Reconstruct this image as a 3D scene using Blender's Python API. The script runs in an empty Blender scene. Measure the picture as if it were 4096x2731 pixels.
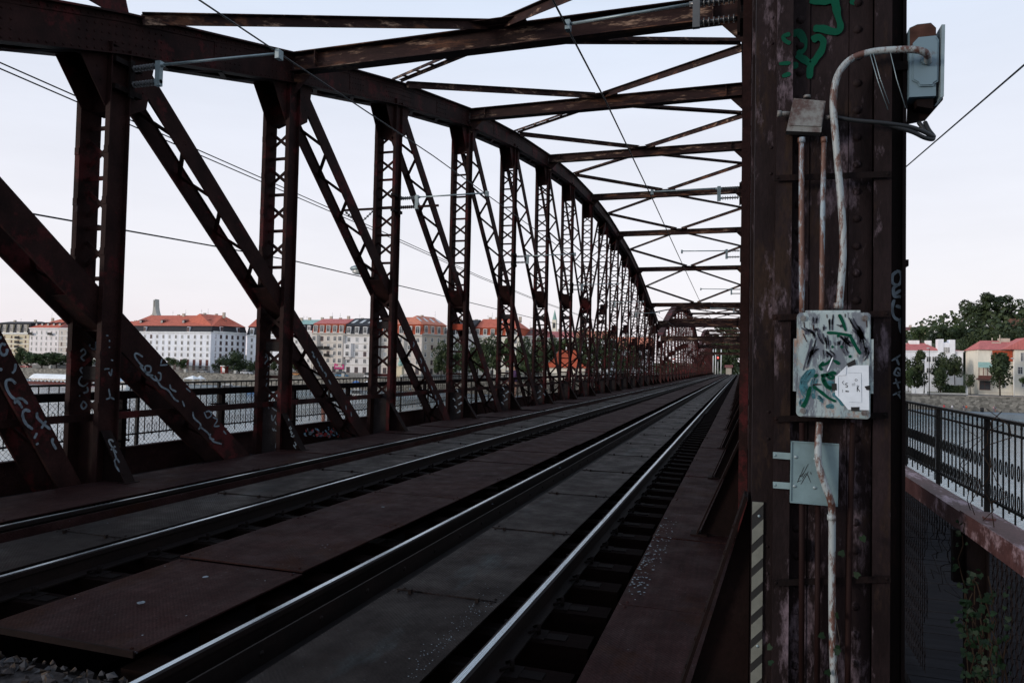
import bpy, math, random
from mathutils import Vector, Matrix, noise
random.seed(7)
SC = bpy.context.scene
COL = SC.collection
V = Vector
R = math.radians

# ------------------------------------------------------------------ camera (solved from the photograph)
F, YAW, PIT, ROL, CH = 1644.2, .310258, .031914, .0206418, 1.6245
fw = V((-math.sin(YAW) * math.cos(PIT), math.cos(YAW) * math.cos(PIT), math.sin(PIT)))
r0 = V((math.cos(YAW), math.sin(YAW), 0)); u0 = r0.cross(fw)
cr_, sr_ = math.cos(ROL), math.sin(ROL)
rt = r0 * cr_ + u0 * sr_; up = u0 * cr_ - r0 * sr_
CP = V((0, 0, CH))
cam_d = bpy.data.cameras.new('camera'); cam = bpy.data.objects.new('camera', cam_d); COL.objects.link(cam)
cam_d.sensor_width = 36; cam_d.lens = 36 * F / 2352; cam_d.clip_start = .05; cam_d.clip_end = 6000
cam.matrix_world = Matrix.Translation(CP) @ Matrix((rt, up, -fw)).transposed().to_4x4()
SC.camera = cam

def ray(px, py):            # a direction for a point of the 4096 x 2731 photograph (used to survey where things stand)
    x, y = px / 1.7415, py / 1.7415
    return fw * F + rt * (x - 1176) + up * (784 - y)
def onX(px, py, X): d = ray(px, py); return CP + d * (X / d.x)
def onY(px, py, Y): d = ray(px, py); return CP + d * (Y / d.y)

# ------------------------------------------------------------------ mesh builder
class MB:
    def __init__(s): s.v = []; s.f = []; s.m = []; s.sm = []
    def face(s, idx, mat=0, smooth=False): s.f.append(idx); s.m.append(mat); s.sm.append(smooth)
    def hexa(s, c, mat=0):
        n = len(s.v); s.v += [tuple(p) for p in c]
        for q in ((0, 3, 2, 1), (4, 5, 6, 7), (0, 1, 5, 4), (1, 2, 6, 5), (2, 3, 7, 6), (3, 0, 4, 7)):
            s.face([n + i for i in q], mat)
    def box(s, x0, x1, y0, y1, z0, z1, mat=0):
        if x0 > x1: x0, x1 = x1, x0
        if y0 > y1: y0, y1 = y1, y0
        if z0 > z1: z0, z1 = z1, z0
        s.hexa([(x0, y0, z0), (x1, y0, z0), (x1, y1, z0), (x0, y1, z0), (x0, y0, z1), (x1, y0, z1), (x1, y1, z1), (x0, y1, z1)], mat)
    def beam(s, A, B, w, h, upv=(0, 0, 1), mat=0):   # w along side, h along the up-like axis
        A, B = V(A), V(B); d = (B - A).normalized(); sd = d.cross(V(upv))
        if sd.length < 1e-5: sd = d.cross(V((1, 0, 0)))
        sd.normalize(); u = sd.cross(d)
        a, b = sd * w / 2, u * h / 2
        s.hexa([A - a - b, A + a - b, B + a - b, B - a - b, A - a + b, A + a + b, B + a + b, B - a + b], mat)
    def prism(s, pts, vec, mat=0):                   # flat polygon pushed along vec
        n = len(s.v); k = len(pts); vec = V(vec); pts = [V(p) for p in pts]
        s.v += [tuple(p) for p in pts] + [tuple(p + vec) for p in pts]
        s.face([n + i for i in range(k)][::-1], mat); s.face([n + k + i for i in range(k)], mat)
        for i in range(k):
            j = (i + 1) % k; s.face([n + i, n + j, n + k + j, n + k + i], mat)
    def tube(s, pts, r, n=8, mat=0, cap=True, smooth=True):
        pts = [V(p) for p in pts]; rs = r if isinstance(r, (list, tuple)) else [r] * len(pts)
        base = len(s.v); prev = None
        for i, p in enumerate(pts):
            d = (pts[min(i + 1, len(pts) - 1)] - pts[max(i - 1, 0)]).normalized()
            if prev is None:
                a = d.cross(V((0, 0, 1)));
                if a.length < 1e-3: a = d.cross(V((1, 0, 0)))
                a.normalize()
            else:
                a = (prev - d * prev.dot(d)).normalized()
            prev = a; b = d.cross(a)
            for k in range(n):
                t = 2 * math.pi * k / n
                s.v.append(tuple(p + (a * math.cos(t) + b * math.sin(t)) * rs[i]))
        for i in range(len(pts) - 1):
            for k in range(n):
                k2 = (k + 1) % n; q = base + i * n
                s.face([q + k, q + k2, q + n + k2, q + n + k], mat, smooth)
        if cap:
            s.face([base + k for k in range(n)][::-1], mat); q = base + (len(pts) - 1) * n
            s.face([q + k for k in range(n)], mat)
    def dome(s, c, nrm, r, n=6, mat=0, hgt=.6):
        c = V(c); nrm = V(nrm).normalized(); a = nrm.orthogonal().normalized(); b = nrm.cross(a); q = len(s.v)
        for rr, hh in ((1, 0), (.72, .65)):
            for k in range(n):
                t = 2 * math.pi * k / n; s.v.append(tuple(c + (a * math.cos(t) + b * math.sin(t)) * r * rr + nrm * r * hgt * hh))
        s.v.append(tuple(c + nrm * r * hgt))
        for k in range(n):
            k2 = (k + 1) % n
            s.face([q + k, q + k2, q + n + k2, q + n + k], mat, True); s.face([q + n + k, q + n + k2, q + 2 * n], mat, True)
    def quad(s, pts, mat=0):
        n = len(s.v); s.v += [tuple(p) for p in pts]; s.face(list(range(n, n + len(pts))), mat)
    def ball(s, c, r, nu=8, nv=5, mat=0, sc=(1, 1, 1)):
        c = V(c); q = len(s.v)
        for i in range(nv + 1):
            th = math.pi * i / nv
            for k in range(nu):
                ph = 2 * math.pi * k / nu
                s.v.append((c.x + r * sc[0] * math.sin(th) * math.cos(ph), c.y + r * sc[1] * math.sin(th) * math.sin(ph), c.z + r * sc[2] * math.cos(th)))
        for i in range(nv):
            for k in range(nu):
                k2 = (k + 1) % nu; s.face([q + i * nu + k, q + (i + 1) * nu + k, q + (i + 1) * nu + k2, q + i * nu + k2], mat, True)
    def ribbon(s, pts, w, nrm, th=.002, mat=0, sub=5):   # a painted stroke lying on a surface
        nrm = V(nrm).normalized(); P = [V(p) for p in pts]; Q = []
        if len(P) > 2:
            E = [P[0] * 2 - P[1]] + P + [P[-1] * 2 - P[-2]]
            for i in range(1, len(E) - 2):
                for k in range(sub):
                    t = k / sub; a, b, c, d = E[i - 1], E[i], E[i + 1], E[i + 2]
                    Q.append(.5 * ((2 * b) + (c - a) * t + (2 * a - 5 * b + 4 * c - d) * t * t + (3 * b - a - 3 * c + d) * t ** 3))
            Q.append(P[-1])
        else:
            Q = [P[0].lerp(P[1], k / 4) for k in range(5)]
        n = len(s.v); m = len(Q)
        for i, p in enumerate(Q):
            d = (Q[min(i + 1, m - 1)] - Q[max(i - 1, 0)]);
            if d.length < 1e-9: d = V((0, 0, 1))
            sd = d.normalized().cross(nrm)
            e = min(i, m - 1 - i); ww = w * (.55 if e == 0 else .95) * (.85 + .3 * noise.noise(p * 31))
            for sg, o in ((-1, 0), (1, 0), (1, 1), (-1, 1)):
                s.v.append(tuple(p + sd * sg * ww / 2 + nrm * th * o))
        for i in range(m - 1):
            a = n + i * 4; b = a + 4
            s.face([a + 3, a + 2, b + 2, b + 3], mat); s.face([a, a + 3, b + 3, b], mat); s.face([a + 2, a + 1, b + 1, b + 2], mat)
    def build(s, name, mats, parent=None, loc=None, smooth=None):
        me = bpy.data.meshes.new(name)
        off = V(loc) if loc is not None else V((0, 0, 0))
        me.from_pydata([tuple(V(p) - off) for p in s.v] if loc is not None else s.v, [], s.f)
        if not isinstance(mats, (list, tuple)): mats = [mats]
        for m in mats: me.materials.append(m)
        me.polygons.foreach_set('material_index', s.m)
        me.polygons.foreach_set('use_smooth', [bool(x) for x in s.sm])
        me.update()
        o = bpy.data.objects.new(name, me); COL.objects.link(o)
        if parent is not None: o.parent = parent
        if loc is not None: o.location = off
        return o

def tag(o, label=None, cat=None, group=None, kind=None):
    if label: o['label'] = label
    if cat: o['category'] = cat
    if group: o['group'] = group
    if kind: o['kind'] = kind
    return o
def thing(name, label, cat, loc=(0, 0, 0), rz=0, group=None):
    o = bpy.data.objects.new(name, None); COL.objects.link(o); o.empty_display_size = .2
    o.location = loc; o.rotation_euler = (0, 0, rz); return tag(o, label, cat, group)
def dup(o, parent=None, skip=()):
    c = o.copy(); COL.objects.link(c); c.parent = parent
    for ch in list(o.children):
        if ch.name.split('.')[0] in skip: continue
        dup(ch, c, skip)
    return c

# ------------------------------------------------------------------ materials
def nt(name):
    m = bpy.data.materials.new(name); m.use_nodes = True; t = m.node_tree; b = t.nodes['Principled BSDF']; return m, t, b
def N(t, typ, **k):
    n = t.nodes.new(typ)
    for a, v in k.items():
        if a in n.inputs.keys(): n.inputs[a].default_value = v
        else: setattr(n, a, v)
    return n
def coords(t, scale=(1, 1, 1)):
    g = N(t, 'ShaderNodeNewGeometry'); mp = N(t, 'ShaderNodeMapping'); mp.inputs['Scale'].default_value = scale
    t.links.new(g.outputs['Position'], mp.inputs['Vector']); return mp.outputs['Vector']
def nz(t, vec, scale, detail=5, rough=.6, w=0):
    n = N(t, 'ShaderNodeTexNoise'); n.inputs['Scale'].default_value = scale; n.inputs['Detail'].default_value = detail
    n.inputs['Roughness'].default_value = rough; t.links.new(vec, n.inputs['Vector']); return n.outputs['Fac']
def ramp(t, fac, stops):
    r = N(t, 'ShaderNodeValToRGB'); e = r.color_ramp.elements
    while len(e) < len(stops): e.new(.5)
    for i, (p, c) in enumerate(stops):
        e[i].position = p; e[i].color = (c[0], c[1], c[2], 1) if isinstance(c, (tuple, list)) else (c, c, c, 1)
    t.links.new(fac, r.inputs['Fac']); return r.outputs['Color']
def mix(t, fac, a, b, mode='MIX'):
    m = N(t, 'ShaderNodeMix'); m.data_type = 'RGBA'; m.blend_type = mode
    for sock, v in ((m.inputs[0], fac), (m.inputs[6], a), (m.inputs[7], b)):
        if isinstance(v, (int, float)): sock.default_value = v
        elif isinstance(v, (tuple, list)): sock.default_value = (v[0], v[1], v[2], 1)
        else: t.links.new(v, sock)
    return m.outputs[2]
def bump(t, b, h, s=.3, d=.01):
    n = N(t, 'ShaderNodeBump'); n.inputs['Strength'].default_value = s; n.inputs['Distance'].default_value = d
    t.links.new(h, n.inputs['Height']); t.links.new(n.outputs['Normal'], b.inputs['Normal'])
def seti(b, **k):
    for a, v in k.items(): b.inputs[a.replace('_', ' ')].default_value = v
def steel(name, dark, mid, red=None, pale=None, redamt=.56, paleamt=.62, stretch=(1, 1, 1), rough=.62, spec=.35, redscale=1.3):
    m, t, b = nt(name); v = coords(t, stretch)
    c = ramp(t, nz(t, v, 2.2, 8, .65), [(.35, dark), (.68, mid)])
    if red: c = mix(t, ramp(t, nz(t, v, redscale, 9, .72), [(redamt, 0), (redamt + .06, 1)]), c, red)
    if pale:
        vv = N(t, 'ShaderNodeVectorMath'); vv.operation = 'ADD'; vv.inputs[1].default_value = (13, 7, 3); t.links.new(v, vv.inputs[0])
        c = mix(t, ramp(t, nz(t, vv.outputs[0], 2.6, 10, .75), [(paleamt, 0), (paleamt + .1, 1)]), c, pale)
    g = nz(t, v, 40, 4, .7); c = mix(t, .55, c, ramp(t, g, [(.3, .35), (.7, 1.3)]), 'MULTIPLY')
    t.links.new(c, b.inputs['Base Color']); seti(b, Roughness=rough, Specular_IOR_Level=spec)
    bump(t, b, g, .5, .004); return m
def flat(name, col, rough=.6, spec=.3, metal=0, var=.25, scale=3, bmp=0):
    m, t, b = nt(name); v = coords(t)
    g = nz(t, v, scale, 6, .65)
    c = mix(t, 1.0, col, ramp(t, g, [(.3, 1 - var), (.7, 1 + var * .4)]), 'MULTIPLY')
    t.links.new(c, b.inputs['Base Color']); seti(b, Roughness=rough, Specular_IOR_Level=spec, Metallic=metal)
    if bmp: bump(t, b, nz(t, v, scale * 6, 4), .5, bmp)
    return m

M = {}
M['truss'] = steel('truss_steel', (.009, .0032, .0029), (.026, .0098, .0088), red=(.05, .009, .0095), pale=(.035, .026, .03), redamt=.535, paleamt=.64, spec=.10, rough=.75)
M['truss_far'] = steel('haze_lightened_truss_steel', (.028, .011, .010), (.06, .026, .024), red=(.11, .024, .024), pale=(.09, .06, .06), redamt=.52, paleamt=.6, spec=.1, rough=.75)  # distance haze and brighter light on the far spans, put into the steel colour
M['strut'] = steel('weathered_strut_steel', (.012, .006, .006), (.035, .017, .016), red=(.10, .045, .027), pale=(.30, .20, .145), redamt=.55, paleamt=.555, stretch=(.35, 1, 2), spec=.12, rough=.75)
M['column'] = steel('flaked_column_steel', (.006, .003, .0032), (.019, .0115, .0125), red=(.022, .0125, .009), pale=(.125, .095, .112), redamt=.56, paleamt=.55, stretch=(2.2, 2.2, .7), redscale=1.6, spec=.12, rough=.75)
M['column_dark'] = steel('dark_column_steel', (.003, .0016, .0016), (.008, .004, .004), red=(.014, .006, .005), pale=None, stretch=(2, 2, .6), spec=.1, rough=.75)
M['girder'] = steel('girder_steel', (.003, .0015, .0015), (.007, .0035, .0035), spec=.08, rough=.8)
M['railside'] = steel('rusty_rail', (.0025, .0013, .0013), (.008, .004, .0035), rough=.7, spec=.15)
M['orange'] = flat('orange_primer_plate', (.35, .05, .02), .7)
M['clip'] = flat('grey_steel_plate', (.0075, .0054, .0052), .8, .04)

def plate_mat(name, a, b_, pat=60, rough=.42, sheen=(.08, .1, .12), dirt=(.012, .005, .004)):
    m, t, b = nt(name); v = coords(t)
    c = ramp(t, nz(t, v, 1.6, 9, .7), [(.3, a), (.7, b_)])
    c = mix(t, ramp(t, nz(t, coords(t, (1.6, .45, 1)), 1.3, 9, .72), [(.52 if 'brown' in name else .555, 0), (.68 if 'brown' in name else .74, .9)]), c, sheen)  # streaky plate sheen painted into the base colour, over worn mottling
    c = mix(t, ramp(t, nz(t, coords(t, (1, .7, 1)), 1.9, 9, .75), [(.54, 0), (.60, .85)]), c, dirt)
    c = mix(t, .8, c, ramp(t, nz(t, coords(t, (9, .5, 1)), 3, 6, .7), [(.3, .55), (.7, 1.3)]), 'MULTIPLY')
    c = mix(t, .7, c, ramp(t, nz(t, v, 55, 4, .75), [(.35, .4), (.65, 1.5)]), 'MULTIPLY')
    sp = nz(t, v, 38, 2, .5); c = mix(t, ramp(t, sp, [(.735, 0), (.77, .55)]), c, (.12, .13, .15))
    t.links.new(c, b.inputs['Base Color']); seti(b, Specular_IOR_Level=.05 if 'grey' in name else .04)
    t.links.new(ramp(t, nz(t, v, 3, 8, .7), [(.3, rough - .1), (.75, rough + .25)]), b.inputs['Roughness'])
    w1 = N(t, 'ShaderNodeTexWave', bands_direction='DIAGONAL'); w1.inputs['Scale'].default_value = pat / 3; w1.inputs['Distortion'].default_value = 2; w1.inputs['Detail'].default_value = 1
    t.links.new(v, w1.inputs['Vector'])
    ck = N(t, 'ShaderNodeTexVoronoi'); ck.inputs['Scale'].default_value = pat; t.links.new(v, ck.inputs['Vector'])
    h = mix(t, .5, w1.outputs['Color'], ck.outputs['Distance'], 'MULTIPLY'); bump(t, b, h, .5 if 'grey' in name else .28, .003); return m
M['plate_brown'] = plate_mat('brown_deck_plate', (.0115, .0048, .0047), (.027, .0128, .0125), rough=.65, sheen=(.028, .0155, .0155), dirt=(.02, .0075, .005))
M['plate_grey'] = plate_mat('grey_chequer_plate', (.0075, .0052, .0048), (.0145, .0112, .0106), rough=.5, sheen=(.030, .041, .045), dirt=(.009, .0045, .0038))

m, t, b = nt('polished_rail_top'); v = coords(t, (60, .6, 1)); g = nz(t, v, 4, 5)
t.links.new(ramp(t, g, [(.3, (.42, .5, .56)), (.7, (.66, .72, .76))]), b.inputs['Base Color']); seti(b, Metallic=1); t.links.new(ramp(t, g, [(.3, .2), (.7, .38)]), b.inputs['Roughness']); M['railtop'] = m

def wood(name, a, b_, sc=(2, 30, 30)):
    m, t, b = nt(name); v = coords(t, sc); g = nz(t, v, 1.2, 8, .7)
    t.links.new(ramp(t, g, [(.3, a), (.75, b_)]), b.inputs['Base Color']); seti(b, Roughness=.9, Specular_IOR_Level=.03); bump(t, b, g, .6, .006); return m
M['sleeper'] = wood('tarred_oak', (.003, .0015, .0013), (.0075, .004, .0034))
M['plank'] = wood('weathered_plank', (.008, .008, .0095), (.021, .021, .024), (1.5, 14, 14))
M['zinc'] = flat('galvanised_sheet', (.125, .19, .205), .45, .5, 0, .3, 7)
M['paint_grey'] = None
m, t, b = nt('scuffed_grey_enamel'); v = coords(t, (1, 1, .45))
c = ramp(t, nz(t, v, 9, 7, .65), [(.3, (.18, .25, .265)), (.7, (.32, .375, .375))])
c = mix(t, ramp(t, nz(t, coords(t, (1.3, 1, .35)), 13, 9, .75), [(.485, 0), (.54, .85)]), c, (.075, .085, .11))
c = mix(t, ramp(t, nz(t, coords(t, (1, 1, .6)), 8, 9, .7), [(.58, 0), (.65, .75)]), c, (.24, .13, .08))
t.links.new(c, b.inputs['Base Color']); seti(b, Roughness=.5); M['enamel'] = m
m, t, b = nt('rust_streaked_white_pipe'); v = coords(t, (3, 3, 1))
c = mix(t, ramp(t, nz(t, v, 7, 9, .75), [(.475, 0), (.55, 1)]), (.235, .27, .28), (.075, .03, .02)); t.links.new(c, b.inputs['Base Color']); seti(b, Roughness=.55); M['pipe_white'] = m
m, t, b = nt('rust_pipe'); v = coords(t, (3, 3, .8))
c = mix(t, ramp(t, nz(t, v, 6, 9, .75), [(.50, 0), (.58, 1)]), (.085, .035, .022), (.22, .28, .32)); t.links.new(c, b.inputs['Base Color']); seti(b, Roughness=.6); M['pipe_rust'] = m
M['pipe_dark'] = flat('dark_rust_pipe', (.013, .0055, .005), .7, .1)
m, t, b = nt('rusty_box'); v = coords(t)
c = mix(t, ramp(t, nz(t, v, 11, 8, .7), [(.45, 0), (.62, 1)]), (.14, .145, .14), (.045, .021, .017)); t.links.new(c, b.inputs['Base Color']); seti(b, Roughness=.6); M['rustbox'] = m
m, t, b = nt('blue_grey_cabinet'); v = coords(t)
c = mix(t, ramp(t, nz(t, v, 5, 9, .7), [(.57, 0), (.66, 1)]), (.105, .165, .20), (.05, .024, .019)); t.links.new(c, b.inputs['Base Color']); seti(b, Roughness=.5); M['cabinet'] = m
M['brownrust'] = flat('brown_rust', (.055, .026, .02), .8, .1, 0, .7, 12)
M['green_spray'] = flat('green_spray', (.0, .05, .027), .7, .1)
M['teal_spray'] = flat('teal_spray', (.035, .13, .16), .6, var=.6, scale=30)
M['dark_smear'] = flat('dark_smear', (.06, .066, .088), .7, var=.35, scale=60)
M['white_spray'] = flat('white_spray', (.15, .19, .225), .7, var=.6, scale=14)
M['paper'] = flat('white_paper', (.58, .63, .68), .8, .2, 0, .1, 20)
M['black'] = flat('black_tape', (.012, .012, .012), .6)
M['ink'] = flat('blue_ink', (.08, .14, .2), .8)
M['white_paint'] = flat('stripe_white', (.125, .13, .112), .6, var=.2, scale=20)
M['wire'] = flat('wire_dark', (.012, .014, .016), .5)
M['galv'] = flat('galvanised_tube', (.2, .26, .28), .4, .5, .3, .3, 9)
M['porcelain'] = flat('insulator', (.07, .075, .08), .3, .5)
M['mesh'] = flat('fence_wire', (.008, .005, .005), .7, .1)
M['iron'] = flat('painted_iron', (.006, .006, .006), .6, .15)
M['lampglass'] = flat('frosted_glass', (.45, .47, .46), .25, .5)
m, t, b = nt('lit_red_lens'); seti(b, Base_Color=(.8, .03, .03, 1), Emission_Color=(1, .05, .04, 1), Emission_Strength=9); M['redlamp'] = m

# stone, ground, buildings
def stone(name, a, b_, scale=1.2):
    m, t, b = nt(name); v = coords(t, (1, 1, 1.6)); vo = N(t, 'ShaderNodeTexVoronoi'); vo.inputs['Scale'].default_value = scale; t.links.new(v, vo.inputs['Vector'])
    c = ramp(t, vo.outputs['Color'], [(.2, a), (.8, b_)]); c = mix(t, .7, c, ramp(t, nz(t, v, 4, 6), [(.3, .6), (.7, 1.2)]), 'MULTIPLY')
    t.links.new(c, b.inputs['Base Color']); seti(b, Roughness=.85, Specular_IOR_Level=.15); bump(t, b, vo.outputs['Distance'], .6, .06); return m
M['stone'] = stone('quay_stone', (.12, .115, .10), (.28, .265, .23))
M['pale_stone'] = flat('dressed_stone', (.40, .40, .37), .8, .2)
M['gravel'] = stone('ballast_stone', (.03, .027, .026), (.13, .12, .12), 25)
M['rock'] = flat('crushed_rock', (.05, .043, .042), .85, .1, 0, .8, 9, .01)
M['sand'] = flat('gritty_concrete', (.035, .032, .032), .9, .1, 0, .3, 30, .004)
M['ground'] = flat('bank_ground', (.09, .10, .06), .95, .1, 0, .5, .05)
M['paving'] = flat('street_paving', (.16, .16, .16), .85, .2, 0, .3, .6)
M['walk'] = flat('quay_paving', (.19, .22, .24), .8, .2, 0, .25, .5)

def wallmat(name, col):
    m, t, b = nt(name); v = coords(t); g = nz(t, coords(t, (1, 1, .3)), .7, 7, .65)
    c = mix(t, 1., col, ramp(t, g, [(.25, .78), (.7, 1.05)]), 'MULTIPLY'); t.links.new(c, b.inputs['Base Color']); seti(b, Roughness=.85, Specular_IOR_Level=.15); return m
def roofmat(name, col, tile=3):
    m, t, b = nt(name); v = coords(t); w = N(t, 'ShaderNodeTexBrick'); w.inputs['Scale'].default_value = tile
    w.inputs['Color1'].default_value = (1, 1, 1, 1); w.inputs['Color2'].default_value = (.7, .7, .7, 1); w.inputs['Mortar'].default_value = (.45, .45, .45, 1); t.links.new(coords(t, (1, 1, 1)), w.inputs['Vector'])
    c = mix(t, .6, col, w.outputs['Color'], 'MULTIPLY'); c = mix(t, .8, c, ramp(t, nz(t, v, .8, 8, .7), [(.3, .65), (.7, 1.15)]), 'MULTIPLY')
    t.links.new(c, b.inputs['Base Color']); seti(b, Roughness=.75, Specular_IOR_Level=.2); return m
W = {'white': wallmat('white_render', (.80, .82, .86)), 'cream': wallmat('cream_render', (.62, .54, .38)), 'pinkwhite': wallmat('pale_pink_render', (.80, .75, .74)),
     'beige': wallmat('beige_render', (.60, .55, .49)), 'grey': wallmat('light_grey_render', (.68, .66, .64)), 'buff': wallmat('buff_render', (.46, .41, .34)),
     'ivory': wallmat('ivory_render', (.72, .68, .58)), 'base': wallmat('rusticated_base', (.26, .26, .25)), 'trim': wallmat('white_trim', (.82, .83, .82)), 'greytrim': wallmat('grey_trim', (.48, .46, .42))}
RF = {'red': roofmat('red_tile', (.56, .15, .095)), 'pink': roofmat('pink_red_tile', (.55, .17, .155)), 'orange': roofmat('orange_tile', (.42, .085, .04)), 'dark': roofmat('dark_slate', (.035, .036, .042)),
      'brown': roofmat('brown_tile', (.20, .075, .065)), 'green': roofmat('verdigris', (.32, .50, .45)), 'salmon': roofmat('salmon_tile', (.60, .22, .14)), 'white': flat('white_metal_roof', (.7, .72, .72), .5)}
m, t, b = nt('window_glass'); seti(b, Base_Color=(.045, .05, .055, 1), Roughness=.15, Specular_IOR_Level=.35); M['glass'] = m
M['frame_white'] = flat('white_window_frame', (.68, .68, .66), .5)
M['frame_brown'] = flat('brown_window_frame', (.14, .05, .04), .6)
M['curtain'] = flat('net_curtain', (.30, .31, .31), .7)
M['blind'] = flat('red_brown_blind', (.12, .035, .03), .7)
def leafmat(name, a, b_):
    m, t, b = nt(name); v = coords(t); oi = N(t, 'ShaderNodeObjectInfo')
    c = ramp(t, nz(t, v, .55, 6, .75), [(.3, a), (.7, b_)]); c = mix(t, .5, c, ramp(t, oi.outputs['Random'], [(0, (.75, .85, .8)), (1, (1.25, 1.1, .9))]), 'MULTIPLY')
    t.links.new(c, b.inputs['Base Color']); seti(b, Roughness=.65, Specular_IOR_Level=.25); return m
M['leaf'] = leafmat('leaf_green', (.014, .03, .012), (.06, .095, .03))
M['leaf_dark'] = leafmat('leaf_dark', (.012, .024, .011), (.052, .072, .027))
M['bark'] = flat('bark', (.035, .026, .02), .9)
M['ivy'] = flat('ivy_leaf', (.006, .018, .007), .6, .15, 0, .6, 30)
M['skin'] = flat('skin', (.42, .24, .17), .6)

# ------------------------------------------------------------------ world and light
w = bpy.data.worlds.new('World'); SC.world = w; w.use_nodes = True; t = w.node_tree
bg = t.nodes['Background']
sky = t.nodes.new('ShaderNodeTexSky'); sky.sky_type = 'NISHITA'; sky.sun_disc = False
SUN_EL, SUN_AZ = R(11), R(232)      # compass angle of the sun: behind the camera and to its left
sky.sun_elevation = SUN_EL; sky.sun_rotation = SUN_AZ; sky.air_density = 1.2; sky.dust_density = 2.5
tc = t.nodes.new('ShaderNodeTexCoord'); sp = t.nodes.new('ShaderNodeSeparateXYZ'); t.links.new(tc.outputs['Generated'], sp.inputs[0])
veil = ramp(t, sp.outputs['Z'], [(.0, (10.3, 9.5, 10.0)), (.10, (10.1, 9.9, 10.5)), (.30, (9.3, 9.65, 10.85)), (.55, (7.3, 8.6, 10.6)), (1, (6.0, 7.6, 10.2))])
mp = t.nodes.new('ShaderNodeMapping'); mp.inputs['Scale'].default_value = (1, 1, 5); t.links.new(tc.outputs['Generated'], mp.inputs[0])
cl = nz(t, mp.outputs[0], 1.6, 6, .55)
veil = mix(t, 1.0, veil, ramp(t, cl, [(.35, .95), (.7, 1.05)]), 'MULTIPLY')
t.links.new(mix(t, .86, sky.outputs[0], veil), bg.inputs['Color']); bg.inputs['Strength'].default_value = .1
sun_d = bpy.data.lights.new('sun', 'SUN'); sun = bpy.data.objects.new('sun', sun_d); COL.objects.link(sun)
sun_d.energy = 2.1; sun_d.angle = R(14); sun_d.color = (1, .90, .82)
sdir = V((math.sin(SUN_AZ) * math.cos(SUN_EL), math.cos(SUN_AZ) * math.cos(SUN_EL), math.sin(SUN_EL)))
sun.rotation_euler = (-sdir).to_track_quat('-Z', 'Y').to_euler()
SC.view_settings.view_transform = 'Standard'; SC.view_settings.look = 'None'; SC.view_settings.exposure = 0; SC.view_settings.gamma = 1

# ------------------------------------------------------------------ truss span
YQ = [3.6, 7.55, 11.5, 15.8, 20.65, 25.35, 30.15, 34.9, 39.7, 44.6, 48.9, 54.0, 58.7, 63.5, 67.9, 70.9, 73.6]
ZT = [5.0, 6.30, 7.42, 8.52, 9.55, 10.28, 10.83, 11.2, 11.32, 11.22, 10.9, 10.45, 9.75, 8.7, 7.65, 7.0, 6.35]
CHH = .54
ZB = -.35
span = thing('truss_span', 'nearest rust-red riveted truss span, the one around the near rails', 'bridge', (-4, 3.6, -1), 0, 'truss spans of the railway bridge')
SL = V((-4, 3.6, -1))
def sbuild(mb, name, mats, parent=span):
    mb.v = [tuple(V(p) - SL) for p in mb.v]; return mb.build(name, mats, parent)
FAR = 12            # lacing and rivets are modelled finest up to this panel

def chan(mb, X, sgn, Y0, Y1, za, zb, fl=.065, th=.016, mat=0):   # vertical channel: web at X, flanges pointing inwards (sgn)
    mb.box(X, X + sgn * th, Y0, Y1, za, zb, mat)
    for y0, y1 in ((Y0 - .001, Y0 + th), (Y1 - th, Y1 + .001)): mb.box(X - sgn * .0005, X - sgn * fl, y0, y1, za, zb, mat)

def gusset_poly(X, th, Y, z, sgn_in, big=1, slope=0, rev=False):
    pts = [(-.62 * big, -slope * .62), (-.175, -.80 * big), (.20, -.82 * big), (.52 * big, -.62 * big), (.66 * big, slope * .66)]
    if rev: pts = [(-a, b) for a, b in pts][::-1]
    return [(X, Y + a, z + b) for a, b in pts], (sgn_in * th, 0, 0)

def member(mb, Xi, Xo, s, A, B, dep, th=.016, fl=.04, zig=True, lace=.055):
    # inclined two-plate member; A,B = (Y,Z); plates lie just inside the truss planes; zig-zag lacing on both narrow faces
    a, b = V((0, A[0], A[1])), V((0, B[0], B[1])); d = (b - a).normalized(); n = V((0, -d.z, d.y))
    inn = 1 if Xo > Xi else -1
    for X, sg in ((Xi + inn * .034, inn), (Xo + inn * .085, -inn)):
        o = V((X, 0, 0))
        def bar(x0, x1, n0, n1):
            P = [a + n * n0, b + n * n0, b + n * n1, a + n * n1]
            mb.prism([V((x0, p.y, p.z)) for p in P], (x1 - x0, 0, 0))
        bar(X, X + sg * th, -dep / 2, dep / 2)
        for e in (-1, 1): bar(X + sg * th, X + sg * fl, e * dep / 2, e * (dep / 2 - .014))
    x0, x1 = Xi + inn * .051, Xo + inn * .068
    L = (b - a).length; gap = abs(x1 - x0)
    if zig:
        stp = gap * 1.2; k = max(2, int(L / stp)); stp = L / k
        for e in (0,):
            for i in range(k):
                if i < 1 or i > k - 2: continue
                p = a + d * stp * i + n * e * (dep / 2 - .007); q = a + d * stp * (i + 1) + n * e * (dep / 2 - .007)
                xa, xb = (x0, x1) if (i + (e > 0)) % 2 else (x1, x0)
                mb.beam((xa, p.y, p.z), (xb, q.y, q.z), lace, .012, upv=n)

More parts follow.
